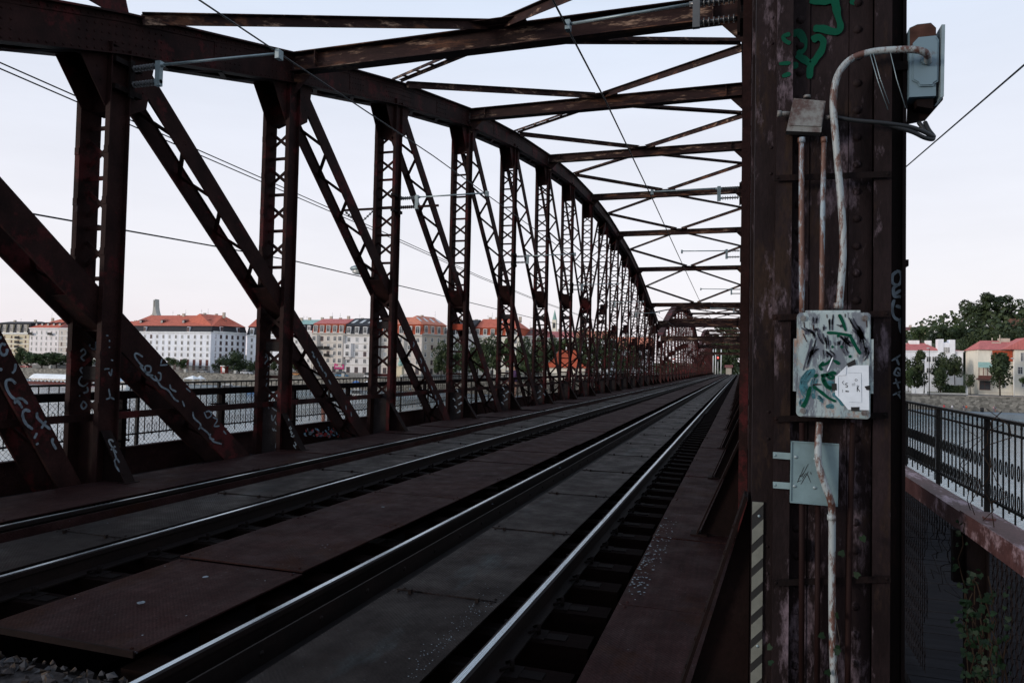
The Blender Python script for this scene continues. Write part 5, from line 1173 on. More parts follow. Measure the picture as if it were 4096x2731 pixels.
# green statue on a plinth
q = onY(1600, 1500, 222); r_, bd = thing_b('monument', 'green copper figure on an ochre plinth before the corner house', 'monument', (q.x, 222, -4))
zt_ = onY(1600, 1468, 222).z; mb = MB(); mb.box(q.x - 1.1, q.x + 1.1, 221, 223, -4, zt_); mb.box(q.x - 1.4, q.x + 1.4, 220.8, 223.2, zt_, zt_ + .3); bd(mb, 'plinth', W['cream'])
mb = MB(); mb.ball((q.x, 222, zt_ + 1.1), .8, 8, 6, 0, (1.2, .8, 1)); mb.tube([(q.x, 222, zt_ + 1.5), (q.x - .2, 222, zt_ + 3)], [.5, .25], 7); mb.ball((q.x - .25, 222, zt_ + 3.3), .3); mb.tube([(q.x - .2, 222, zt_ + 2.6), (q.x + .9, 222, zt_ + 3.2)], .14, 6); mb.tube([(q.x + .6, 222, zt_ + .3), (q.x + 1.2, 222, zt_ + 1.2)], .2, 6); bd(mb, 'figure', RF['green'])

# ------------------------------------------------------------------ villas on the right
zv = zmap(3550, 1100, 2.613)
def vb(name, label, Y, xl, xr, base=-4.2):
    A = onY(*zv((xl, 1200)), Y); B = onY(*zv((xr, 1200)), Y)
    return thing(name, label, 'villa', (A.x, Y, base), 0, 'villas on the right bank'), A.x, B.x - A.x, base
def vz(y, Y, base=-4.2): return onY(*zv((600, y)), Y).z - base
Y = 238; r_, xa_, L, base = vb('villa', 'white villa with red roof and stepped parapet towers behind trees', Y, 150, 790)
def vx(x): return onY(*zv((x, 900)), Y).x - xa_
e_ = vz(790, Y); rg = vz(705, Y)
mb = MB(); mb.box(0, L, 0, 12, -1, e_); mb.box(-.2, L + .2, -.3, -.001, e_ - .3, e_); mb.build('wall', [W['white']], r_)
mb = MB(); gable_roof(mb, 0, vx(545), 0, 12, e_, rg, 3, 3); gable_roof(mb, vx(690), L, 0, 12, e_, vz(768, Y), 1, 3); mb.build('roof', RF['pink'], r_)
mb = MB()
for a_, c_, y0_ in ((525, 582, 670), (645, 703, 675)): mb.box(vx(a_), vx(c_), -.5, 2.5, e_ - 6, vz(y0_, Y))
mb.box(vx(582) + .01, vx(645) - .01, -.35, 2, e_ - 6, vz(715, Y)); mb.prism([(vx(583), -.35, vz(715, Y) + .001), (vx(644), -.35, vz(715, Y) + .001), (vx(614), -.35, vz(700, Y))], (0, 2, 0)); mb.build('parapet_tower', W['white'], r_)
mb = MB(); mb.box(vx(268), vx(375), 5, 7, rg - .6, vz(678, Y)); mb.box(vx(445), vx(505), 5, 7, rg - 1, vz(678, Y)); mb.build('chimney', W['trim'], r_)
for k, x in enumerate((300, 360, 430, 490, 590, 612, 634, 720, 750)):
    for y in ((860, 980) if x not in (590, 612, 634) else (760, 880)): place_window(r_, vx(x), vz(y + 50, Y), .9 if x in (590, 612, 634) else 1.2, 1.7, 'white', y=-.36 if x in (590, 612, 634) else 0)
Y = 227; r_, xa_, L, base = vb('villa', 'cream villa with orange attic, red roof and green canopy at the right edge', Y, 950, 1560)
e_ = vz(775, Y); rg = vz(672, Y)
mb = MB(); mb.box(0, L, 0, 12, -1, e_); mb.box(-.1, L, -.15, -.001, vz(1210, Y), vz(1195, Y)); mb.box(0, vx(1330), -.15, -.001, vz(905, Y), vz(895, Y)); mb.box(vx(1310), L, -1.2, -.16, -1, vz(770, Y)); mb.build('wall', W['ivory'], r_)
mb = MB(); gable_roof(mb, 0, L, -.2, 12, e_, rg, 2.5, 2); mb.prism([(vx(1180), -1.8, e_ + .1), (L + 2, -1.8, e_ + .1), (L + 2, -1.8, vz(640, Y)), (vx(1420), -1.8, vz(650, Y))], (0, 7, 0)); mb.build('roof', RF['pink'], r_)
mb = MB(); mb.box(vx(1095), vx(1303), -.3, -.002, vz(892, Y), vz(782, Y)); mb.build('orange_attic', RF['orange'], r_)
mb = MB(); mb.box(vx(1145), vx(1240), 4, 6, rg - 2, vz(690, Y)); mb.box(vx(1240), vx(1350), 5, 7, rg - 1, vz(648, Y)); mb.tube([(vx(1158), 5, rg), (vx(1158), 5, vz(645, Y))], .15, 6); mb.tube([(vx(1240), 5, rg), (vx(1240), 5, vz(612, Y))], .12, 6); mb.build('chimney', W['buff'], r_)
mb = MB(); mb.prism([(vx(922), -2.2, vz(960, Y)), (vx(1085), -2.2, vz(960, Y)), (vx(1060), -.1, vz(905, Y)), (vx(945), -.1, vz(905, Y))], (0, 0, .12)); mb.build('canopy', RF['green'], r_)
mb = MB(); mb.box(vx(925), vx(1070), -2, -.16, vz(1085, Y), vz(1068, Y)); mb.box(vx(925), vx(1070), -2, -1.95, vz(1067, Y), vz(1040, Y))
for x in (930, 975, 1020, 1062): mb.box(vx(x), vx(x) + .15, -2, -1.85, vz(1039, Y), vz(962, Y))
mb.build('balcony', M['frame_brown'], r_)
place_window(r_, vx(1017), vz(1185, Y), vx(1075) - vx(960), vz(1092, Y) - vz(1185, Y), 'dark')
for x, y, w2, h2 in ((1370, 1020, 52, 75), (1215, 1160, 45, 55), (1390, 890, 40, 90), (1085, 890, 20, 90), (1400, 1150, 40, 70)): place_window(r_, vx(x), vz(y, Y), vx(x + w2) - vx(x), vz(y - h2, Y) - vz(y, Y), 'white', y=-.01 if x < 1300 else -1.21)
# old houses on the horizon and a brick rampart on the hill
building('small pale house with a brown roof left on the wooded ridge', 3622, 3665, 1322, 1304, 2, 3, 'pinkwhite', 'brown', Y=330, base=4, chim=1, group='houses on the right ridge', name='house')
building('small ochre house on the ridge left of the tall trees', 3690, 3718, 1318, 1300, 2, 2, 'cream', 'dark', Y=330, base=4, chim=1, group='houses on the right ridge', name='house')
a, c = onY(*zv((1262, 455)), 292), onY(*zv((1700, 495)), 292)
mb = MB(); mb.box(a.x, c.x, 292, 293, c.z - 5, a.z); o = mb.build('rampart_wall', wallmat('brick_rampart', (.24, .13, .10)), None, (a.x, 292, c.z - 5)); tag(o, 'pinkish brick rampart wall below the hilltop trees', 'wall')
# garden walls, hedge, lamp posts
a, c = onY(*zv((255, 1180)), 219), onY(*zv((410, 1250)), 219)
r_, bd = thing_b('balustrade', 'white garden balustrade on the right quay, left of the hedge', 'balustrade', (a.x, 219, c.z))
mb = MB(); mb.box(a.x, c.x, 218.9, 219.3, a.z - .35, a.z - .1); mb.box(a.x, c.x, 218.9, 219.3, c.z - .1, c.z + .25)
for x in (a.x, c.x - .7): mb.box(x, x + .7, 218.8, 219.4, c.z, a.z + .15)
n = 9
for k in range(1, n): x = a.x + .7 + (c.x - a.x - 1.4) * k / n; mb.box(x - .12, x + .12, 218.95, 219.2, c.z + .25, a.z - .35)
bd(mb, 'stone_rail', W['trim'])
a, c = onY(*zv((100, 1215)), 219.5), onY(*zv((820, 1245)), 219.5); mb = MB(); mb.box(a.x, onY(*zv((250, 1215)), 219.5).x, 219.5, 220, c.z - .6, a.z); mb.box(onY(*zv((415, 1215)), 219.5).x, c.x, 219.5, 220, c.z - .6, a.z); o = mb.build('garden_wall', M['pale_stone'], None, (a.x, 219.5, c.z - .6)); tag(o, 'low grey garden wall in front of the hedge on the right quay', 'wall')
a, c = onY(*zv((610, 1148)), 224), onY(*zv((835, 1235)), 224); mb = MB(); mb.box(a.x, c.x, 224, 224.4, a.z - .25, a.z); mb.box(c.x - .9, c.x, 223.4, 224, c.z - 1, a.z); o = mb.build('garden_wall', W['trim'], None, (a.x, 224, c.z)); tag(o, 'white-topped wall and gate pier behind the dark hedge', 'wall')
def lamp_post(label, p0, p1, Y, mat, arm=True):
    a = onY(*zv(p0), Y); c = onY(*zv(p1), Y); r_, bd = thing_b('lamp_post', label, 'lamp post', (c.x, Y, c.z)); mb = MB(); mb.tube([(c.x, Y, c.z - .5), (a.x, Y, a.z)], [.11, .06], 8); bd(mb, 'pole', mat)
    mb = MB(); mb.ball((a.x - .3, Y, a.z), .28, 8, 5, 0, (1.6, 1, .6)); bd(mb, 'lamp_head', M['lampglass'])
lamp_post('white lamp post before the cream villa at the right edge', (1320, 870), (1322, 1268), 217.5, W['trim'])
lamp_post('dark lamp post right of the column, by the white villa', (385, 890), (385, 1215), 217.5, M['iron'])
lamp_post('taller dark pole beside the dark lamp post by the white villa', (437, 765), (437, 1265), 217, M['iron'])

# ------------------------------------------------------------------ trees
def crown_mesh(seed, shape, n, leaf, name='crown'):
    rnd = random.Random(seed); mb = MB(); blobs = []
    nb = 16 if shape != 'cone' else 24
    for k in range(nb):
        if shape == 'cone': z = rnd.uniform(-.85, .9); rr = (1 - (z + 1) / 2) * .75 * rnd.random() ** .5; br = .22 + .22 * (1 - (z + 1) / 2)
        else: z = rnd.uniform(-.65, .72); rr = math.sqrt(max(0, 1 - z * z)) * .78 * rnd.random() ** .5; br = rnd.uniform(.22, .44)
        an = rnd.uniform(0, 6.283); blobs.append((V((rr * math.cos(an), rr * math.sin(an), z)), br))
    for k in range(n):
        c, br = blobs[rnd.randrange(nb)]; d = V((rnd.gauss(0, 1), rnd.gauss(0, 1), rnd.gauss(0, 1))).normalized(); p = c + d * br * rnd.uniform(.55, 1.05) ** .6
        nr = (d + V((rnd.gauss(0, .6), rnd.gauss(0, .6), rnd.gauss(.2, .6)))).normalized(); a = nr.orthogonal().normalized(); an = rnd.uniform(0, 6.28); b_ = nr.cross(a); a, b_ = a * math.cos(an) + b_ * math.sin(an), b_ * math.cos(an) - a * math.sin(an)
        s = leaf * rnd.uniform(.6, 1.4); i = len(mb.v); mb.v += [tuple(p + a * s), tuple(p + b_ * s * .6), tuple(p - a * s), tuple(p - b_ * s * .6)]; mb.face([i, i + 1, i + 2, i + 3])
    return mb
CR = {}
for key, sh, n, lf_, mat in (('round1', 'round', 1700, .085, 'leaf'), ('round2', 'round', 1700, .085, 'leaf_dark'), ('round3', 'round', 1500, .09, 'leaf'), ('cone', 'cone', 3000, .07, 'leaf_dark'), ('dense', 'round', 3200, .065, 'leaf_dark'), ('big', 'round', 4200, .06, 'leaf_dark')):
    o = crown_mesh(len(CR) + 3, sh, n, lf_).build('crown', M[mat]); CR[key] = o.data; bpy.data.objects.remove(o)
mb = MB(); mb.tube([(0, 0, 0), (.02, 0, .4), (0, .02, .75), (.02, 0, 1)], [.045, .036, .028, .015], 7)
for an in (0, 1.7, 3.3, 4.9): mb.tube([(0, 0, .5 + .05 * an), (.16 * math.cos(an), .16 * math.sin(an), .8 + .04 * an), (.3 * math.cos(an), .3 * math.sin(an), 1.02)], [.022, .015, .006], 5)
o = mb.build('trunk', M['bark']); TRK = o.data; bpy.data.objects.remove(o)
def tree(label, xl, xr, ytop, ybot, zm, Y, kind='round1', trunk=None, group='trees on the far bank', base=None, name='broadleaf_tree'):
    a = onY(*zm((xl, ytop)), Y); c = onY(*zm((xr, ybot)), Y); x = (a.x + c.x) / 2; w_ = (c.x - a.x); h_ = a.z - c.z; zb_ = c.z
    g = base if base is not None else (hz(x, Y) if Y > 229 else -4.0); g = min(g, zb_ - .3)
    r_ = thing(name, label, 'tree', (x, Y, g), random.uniform(0, 6.28), group)
    o = bpy.data.objects.new('crown', CR[kind]); COL.objects.link(o); o.parent = r_; o.location = (0, 0, zb_ - g + h_ / 2); kx = 1.75 if kind == 'cone' else 1.32; o.scale = (w_ / 2 * kx, w_ / 2 * kx, h_ / 2 * 1.16)
    tk = bpy.data.objects.new('trunk', TRK); COL.objects.link(tk); tk.parent = r_; H = zb_ - g + h_ * .55; tk.scale = (max(2.0, w_ * .75), max(2.0, w_ * .75), H)
    return r_
zl2, zl3, zl4, zl5 = zmap(0, 1150, 3.357), zmap(500, 1150, 3.357), zmap(1150, 1200, 3.357), zmap(1800, 1200, 3.357)
T = [('dark tree before the cream block at the left edge', 225, 345, 815, 1040, zl2, 221, 'round2'), ('leafy quay tree between the cream block and the white house', 330, 505, 868, 1045, zl2, 221, 'round1'), ('brownish quay tree before the white house with five roof windows', 455, 675, 872, 1045, zl2, 221, 'round3'),
     ('dense dark quay tree under the white house corner', 668, 862, 880, 1045, zl2, 221, 'round2'), ('light green quay tree left of the nearest post', 830, 1010, 900, 1045, zl2, 221, 'round1'), ('quay tree hidden behind the nearest left post', 1020, 1230, 890, 1045, zl2, 221, 'round2'),
     ('small quay tree by the long sloping bar, left of the palace', 560, 672, 940, 1060, zl3, 221, 'round1'), ('single small tree before the palace front', 718, 822, 963, 1105, zl3, 221, 'round1'), ('dark round tree left of the palace corner kiosk', 1195, 1352, 968, 1115, zl3, 221, 'round2'), ('largest dark tree at the palace corner', 1365, 1645, 868, 1125, zl3, 221.5, 'dense'),
     ('small tree right of the palace corner', 1645, 1762, 985, 1130, zl3, 221, 'round2'), ('small tree seen through the second post lacing', 1960, 2075, 980, 1115, zl3, 221, 'round2'), ('dark tree between the second post and the sloping bar', 60, 185, 800, 950, zl4, 221, 'round2'),
     ('tall bright green tree at the corner house', 1955, 2185, 590, 990, zl4, 219, 'dense'), ('broad green tree behind the third post', 20, 240, 555, 985, zl5, 219, 'dense'), ('large dark green tree between the third and fourth posts', 260, 480, 560, 960, zl5, 219, 'dense'), ('taller green tree left of the fourth post', 440, 700, 505, 960, zl5, 220, 'dense'),
     ('green tree behind the fourth post', 660, 860, 500, 960, zl5, 220, 'round1'), ('dark tree right of the fourth post', 895, 1130, 540, 985, zl5, 219, 'dense'), ('tall green tree behind the fifth post', 1090, 1310, 520, 970, zl5, 220, 'dense'), ('green tree above the small pavilion, left side', 1290, 1500, 515, 900, zl5, 229, 'dense'),
     ('green tree above the small pavilion, right side', 1480, 1720, 540, 930, zl5, 229, 'round1'), ('tall dark tree right of the pavilion', 1690, 1890, 400, 960, zl5, 224, 'dense'), ('dark tree seen through the far lacing', 1860, 2050, 470, 960, zl5, 224, 'dense'), ('green tree near the far end of the left truss', 2010, 2190, 440, 960, zl5, 226, 'dense'), ('tree low behind the last left posts', 2170, 2370, 560, 950, zl5, 226, 'round2'), ('tree behind the end of the left truss', 2350, 2560, 600, 930, zl5, 228, 'round2'),
     ('pale green shrub before the fourth post', 940, 1130, 890, 975, zl5, 217, 'round1')]
for a in T: tree(*a)
zR = zv
T = [('great spreading tree on the hilltop, left of the pair', 760, 1130, 195, 500, zR, 300, 'big'), ('great spreading tree on the hilltop, right of the pair', 1100, 1480, 208, 490, zR, 302, 'big'), ('thin dark tree on the ridge left of the hill', 455, 515, 470, 560, zR, 300, 'cone'),
     ('round tree on the slope above the white villa roof', 262, 435, 550, 690, zR, 262, 'round1'), ('bushy tree on the slope behind the parapet towers', 430, 660, 535, 720, zR, 266, 'dense'), ('light green bush high on the slope', 520, 720, 520, 700, zR, 272, 'round1'), ('dark tree below the hilltop pair, left', 690, 860, 500, 730, zR, 276, 'dense'), ('dense tree below the great left hilltop tree', 770, 1010, 440, 760, zR, 284, 'dense'),
     ('wide tree on the slope above the green canopy', 800, 1050, 600, 930, zR, 262, 'dense'), ('slope tree below the brick rampart, left', 960, 1230, 490, 740, zR, 282, 'dense'), ('slope tree below the brick rampart, middle', 1130, 1380, 500, 740, zR, 284, 'round2'), ('slope tree below the brick rampart, right edge', 1300, 1560, 490, 740, zR, 283, 'dense'), ('tall dark tree between the two villas', 690, 860, 690, 1030, zR, 250, 'dense'), ('dark bush between the two villas', 790, 960, 790, 1050, zR, 246, 'round2'), ('slope tree behind the cream villa chimneys', 1020, 1250, 600, 790, zR, 262, 'dense'), ('slope tree behind the cream villa, right edge', 1220, 1520, 580, 760, zR, 264, 'dense'),
     ('dense round tree hiding the left half of the white villa', 150, 405, 785, 1160, zR, 226, 'big'), ('loose dark tree before the white villa', 455, 660, 835, 1080, zR, 229, 'dense'), ('drooping tree right of the white villa front', 620, 790, 850, 1060, zR, 230, 'dense'), ('small willow-like tree by the hedge', 468, 640, 950, 1225, zR, 221.5, 'cone'), ('pointed dark street tree before the cream villa', 1045, 1308, 800, 1120, zR, 219, 'cone'), ('small bush left of the cream villa door', 820, 912, 1040, 1170, zR, 222, 'round2'), ('light green bush at the column edge', 160, 275, 985, 1200, zR, 220, 'round1'), ('small street tree at the right edge', 1385, 1480, 1060, 1150, zR, 219, 'round1')]
for a in T: tree(*a, group='trees on the right bank')
for a in (('dark tree at the far end of the tracks, left', 2820, 2900, 1370, 1480, (lambda q: q), 262, 'dense'), ('dark tree at the far end of the tracks, right', 2880, 2975, 1330, 1480, (lambda q: q), 258, 'dense'), ('tall tree closing the far end of the bridge', 2840, 2960, 1290, 1440, (lambda q: q), 285, 'big')): tree(*a)
# clipped hedge
a, c = onY(*zv((605, 1152)), 223), onY(*zv((812, 1228)), 223); mb = MB(); rnd = random.Random(5)
for k in range(1500):
    p = V((rnd.uniform(a.x, c.x), 223 + rnd.uniform(-.1, .8), rnd.uniform(c.z - 1, a.z))); nr = V((rnd.gauss(0, .6), -1, rnd.gauss(.3, .6))).normalized(); u_ = nr.orthogonal().normalized() * .28; v_ = nr.cross(u_) * .7; i = len(mb.v); mb.v += [tuple(p + u_), tuple(p + v_), tuple(p - u_), tuple(p - v_)]; mb.face([i, i + 1, i + 2, i + 3])
o = mb.build('hedge', M['leaf_dark'], None, (a.x, 223, c.z)); tag(o, 'dark clipped hedge below the white villa', 'hedge')
# woods at the far bridge end and over the ridges
mb = MB(); rnd = random.Random(11)
for k in range(5200):
    x = rnd.uniform(-60, 160); y = rnd.uniform(262, 330); hgt = hz(x, y) + rnd.uniform(0, 7 + 3 * noise.noise(V((x * .09, y * .09, 2))));
    if x < 14 and y < 290 and x > -16: hgt = rnd.uniform(-4, 7)
    p = V((x, y, hgt)); nr = V((rnd.gauss(0, .6), rnd.gauss(-.6, .6), rnd.gauss(.5, .6))).normalized(); u_ = nr.orthogonal().normalized() * rnd.uniform(.6, 1.2); v_ = nr.cross(u_) * .7; i = len(mb.v); mb.v += [tuple(p + u_), tuple(p + v_), tuple(p - u_), tuple(p - v_)]; mb.face([i, i + 1, i + 2, i + 3])
o = mb.build('woods', M['leaf_dark']); tag(o, 'dark woods covering the slope beyond the far bank', 'woods', None, 'stuff')

# ------------------------------------------------------------------ far end of the line: signal, masts, hut
q = onY(2872, 1430, 226)
r_, bd = thing_b('railway_signal', 'red-lit railway signal at the far end of the bridge', 'signal', (q.x, 226, -.3)); zl_ = onY(2870, 1430, 226).z
mb = MB(); mb.tube([(q.x, 226, -.3), (q.x, 226, zl_ + 1)], .09, 8); bd(mb, 'mast', W['trim'])
mb = MB(); mb.box(q.x - .32, q.x + .32, 225.7, 225.9, zl_ - 1.1, zl_ + .7); bd(mb, 'head', M['black'])
mb = MB(); mb.dome((q.x, 225.69, zl_), (0, -1, 0), .22, 10); bd(mb, 'red_lamp', M['redlamp'])
for px_, lab in ((2852, 'left pale mast'), (2862, 'pale mast behind the red signal'), (2884, 'right pale mast')):
    p = onY(px_, 1475, 240); mb = MB(); mb.tube([(p.x, 240, -.4), (p.x, 240, onY(px_, 1395, 240).z)], [.16, .12], 8); o = mb.build('catenary_mast', W['trim'], None, (p.x, 240, -.4)); tag(o, lab + ' at the far end of the tracks', 'mast', 'pale masts at the far bank')
p = onY(2915, 1470, 245); r_, bd = thing_b('signal_hut', 'small pale hut beside the far tracks', 'hut', (p.x, 245, -.4)); mb = MB(); mb.box(p.x - .9, p.x + .9, 245, 247, -.4, 2.0); bd(mb, 'wall', W['buff']); mb = MB(); gable_roof(mb, p.x - .9, p.x + .9, 245, 247, 2.0, 2.9); bd(mb, 'roof', RF['brown'])

# ------------------------------------------------------------------ cars, boats, people
def car(label, zm, x, y, Y, col, van=False, name='parked_car', L=4.3):
    p = onY(*zm((x, y)), Y); r_ = thing(name, label, 'van' if van else 'car', (p.x, Y, -4), 0, 'vehicles on the far quay street')
    h = 1.9 if van else 1.42
    mb = MB(); mb.prism([(-L / 2, 0, .3), (L / 2, 0, .3), (L / 2 - .05, 0, .75), (L * .3, 0, .88), (-L * .42, 0, .9), (-L / 2 + .03, 0, .8)], (0, 1.75, 0)); b_ = mb.build('body', flat('car_paint', col, .3, .5), r_)
    mb = MB(); mb.prism([(-L * .42, .1, .901), (L * .28, .1, .89), (L * .1 if not van else L * .22, .1, h), (-L * .3 if not van else -L * .42, .1, h)], (0, 1.55, 0)); mb.build('cabin', [M['glass']], r_)
    mb = MB(); mb.box(-L * .3, L * .1 if not van else L * .2, .15, 1.6, h + .001, h + .05); mb.build('roof', b_.data.materials[0], r_)
    for wx in (-L * .3, L * .3):
        mb = MB(); mb.tube([(wx, -.03, .33), (wx, .2, .33)], .33, 12); mb.build('wheel', M['black'], r_)
car('red car under the leftmost quay trees', zl2, 325, 1072, 217.5, (.4, .03, .03)); car('grey car before the palace wall', zl3, 1030, 1140, 217.5, (.2, .22, .24)); car('dark car near the palace corner', zl3, 1465, 1145, 217.5, (.03, .035, .04)); car('white car right of the palace corner', zl3, 1612, 1145, 217.5, (.7, .72, .74))
car('blue van before the orange-attic house', zl4, 712, 1030, 217.5, (.05, .2, .35), True, 'parked_van'); car('white van in the street before the grey house', zl4, 1095, 1025, 217.5, (.7, .7, .7), True, 'parked_van'); car('yellow-orange car left of the sloping bar', zl4, 110, 985, 217.5, (.5, .2, .04))
p = onY(*zl3((1312, 1145)), 217.2); r_, bd = thing_b('kiosk', 'small red and white kiosk by the palace corner', 'kiosk', (p.x, 217.2, -4)); mb = MB(); mb.box(p.x - 1, p.x + 1, 217.2, 219, -4, -1.3); bd(mb, 'body', flat('kiosk_red', (.35, .05, .04), .5)); mb = MB(); mb.box(p.x - 1.15, p.x + 1.15, 217, 219.2, -1.3, -1.0); mb.box(p.x - .2, p.x + .9, 217.1, 217.199, -3.4, -1.6); bd(mb, 'panel', W['trim'])
def hull(mb, x0, x1, y0, y1, zb_, zt_, bow=3.0, mat=0):
    n = len(mb.v); ym = (y0 + y1) / 2
    mb.v += [(x0, y0 + .4, zb_), (x1 - bow, y0 + .4, zb_), (x1 - bow * .4, ym, zb_), (x1 - bow, y1 - .4, zb_), (x0, y1 - .4, zb_), (x0 - .3, y0, zt_), (x1 - bow, y0, zt_), (x1, ym, zt_ + .3), (x1 - bow, y1, zt_), (x0 - .3, y1, zt_)]
    for k in range(5): k2 = (k + 1) % 5; mb.face([n + k, n + k2, n + 5 + k2, n + 5 + k], mat)
    mb.face([n + 5 + k for k in range(5)], mat)
a, c = onY(110, 1546, 198), onY(490, 1524, 198)
r_, bd = thing_b('river_barge', 'long rust-red moored barge with white and blue canopies', 'barge', ((a.x + c.x) / 2, 200, -9.2))
mb = MB(); hull(mb, a.x, c.x + 6, 198, 204, -9.6, onY(200, 1527, 198).z, 6); hb = bd(mb, 'hull', flat('barge_red', (.16, .05, .045), .6, var=.4, scale=1))
zt_ = onY(200, 1527, 198).z; zc_ = onY(200, 1497, 198).z
Lc = c.x - a.x
mb = MB(); mb.box(a.x + 1, c.x - 2, 198.6, 203.4, zt_ + .35, zt_ + 1.1); bd(mb, 'cabin', M['glass'])
for f0, f1, mat in ((0.0, .50, W['trim']), (.50, .72, W['cream']), (.72, 1.0, flat('blue_canvas', (.22, .33, .45), .7))):
    mb = MB(); x0, x1 = a.x + Lc * f0, a.x + Lc * f1 - .2; n = 8
    for k in range(n):
        t0, t1 = k / n, (k + 1) / n; ya_, yb_ = 198.2 + 5.6 * t0, 198.2 + 5.6 * t1; z0_, z1_ = zt_ + 1.1 + (zc_ - zt_ - 1.1) * math.sin(math.pi * t0), zt_ + 1.1 + (zc_ - zt_ - 1.1) * math.sin(math.pi * t1)
        mb.hexa([(x0, ya_, z0_), (x1, ya_, z0_), (x1, yb_, z1_), (x0, yb_, z1_), (x0, ya_, z0_ + .06), (x1, ya_, z0_ + .06), (x1, yb_, z1_ + .06), (x0, yb_, z1_ + .06)])
    bd(mb, 'canopy', mat)
mb = MB(); k = 0
while a.x + 1.2 + k * 1.9 < c.x: mb.ball((a.x + 1.2 + k * 1.9, 197.9, zt_ + .3), .32, 8, 5); k += 1
bd(mb, 'fender_buoys', W['trim'])
def boat(label, px0, px1, py, Y, colm, cab=True):
    a, c = onY(px0, py, Y), onY(px1, py, Y); r_, bd = thing_b('motor_boat', label, 'boat', ((a.x + c.x) / 2, Y, -9.2)); L = c.x - a.x
    mb = MB(); hull(mb, a.x, c.x, Y, Y + 2.6, -9.5, -8.3, L * .3); bd(mb, 'hull', colm)
    mb = MB(); mb.prism([(a.x + L * .15, Y + .4, -8.29), (a.x + L * .62, Y + .4, -8.29), (a.x + L * .5, Y + .4, -7.2), (a.x + L * .2, Y + .4, -7.2)], (0, 1.8, 0)); bd(mb, 'cabin', M['glass']); mb = MB(); mb.box(a.x + L * .17, a.x + L * .53, Y + .3, Y + 2.3, -7.19, -7.08); bd(mb, 'cabin_roof', W['trim'])
boat('white motor boat just right of the nearest post', 470, 515, 1545, 196, W['trim']); boat('white motor boat behind the fence below the palace', 870, 950, 1552, 199, W['trim']); boat('blue boat behind the fence near the second post', 985, 1050, 1570, 192, flat('boat_blue', (.04, .12, .3), .4)); boat('white launch moored right of the blue boat', 1390, 1470, 1560, 194, W['trim'])
def tent(label, px_, py, Y, s, mat):
    p = onY(px_, py, Y); r_, bd = thing_b('market_tent', label, 'tent', (p.x, Y, -8.1)); mb = MB()
    n = 0; mb.v += [(p.x - s, Y - s, -5.9), (p.x + s, Y - s, -5.9), (p.x + s, Y + s, -5.9), (p.x - s, Y + s, -5.9), (p.x, Y, -4.7)]
    for q in ((0, 1, 4), (1, 2, 4), (2, 3, 4), (3, 0, 4), (3, 2, 1, 0)): mb.face(list(q))
    bd(mb, 'canopy', mat)
    for sx in (-1, 1):
        for sy in (-1, 1): mb = MB(); mb.box(p.x + sx * (s - .1) - .05, p.x + sx * (s - .1) + .05, Y + sy * (s - .1) - .05, Y + sy * (s - .1) + .05, -8.1, -5.91); bd(mb, 'leg', W['trim'])
tent('white pyramid tent on the lower quay below the palace', 770, 1535, 209, 2.2, W['trim']); tent('small white tent on the quay right of the pyramid tent', 800, 1535, 211, 1.3, W['trim']); tent('white market tent on the quay below the grey house', 1470, 1535, 209, 2, W['trim']); tent('blue market tent on the quay behind the fence', 1425, 1535, 208, 1.8, flat('tent_blue', (.05, .15, .4), .7))

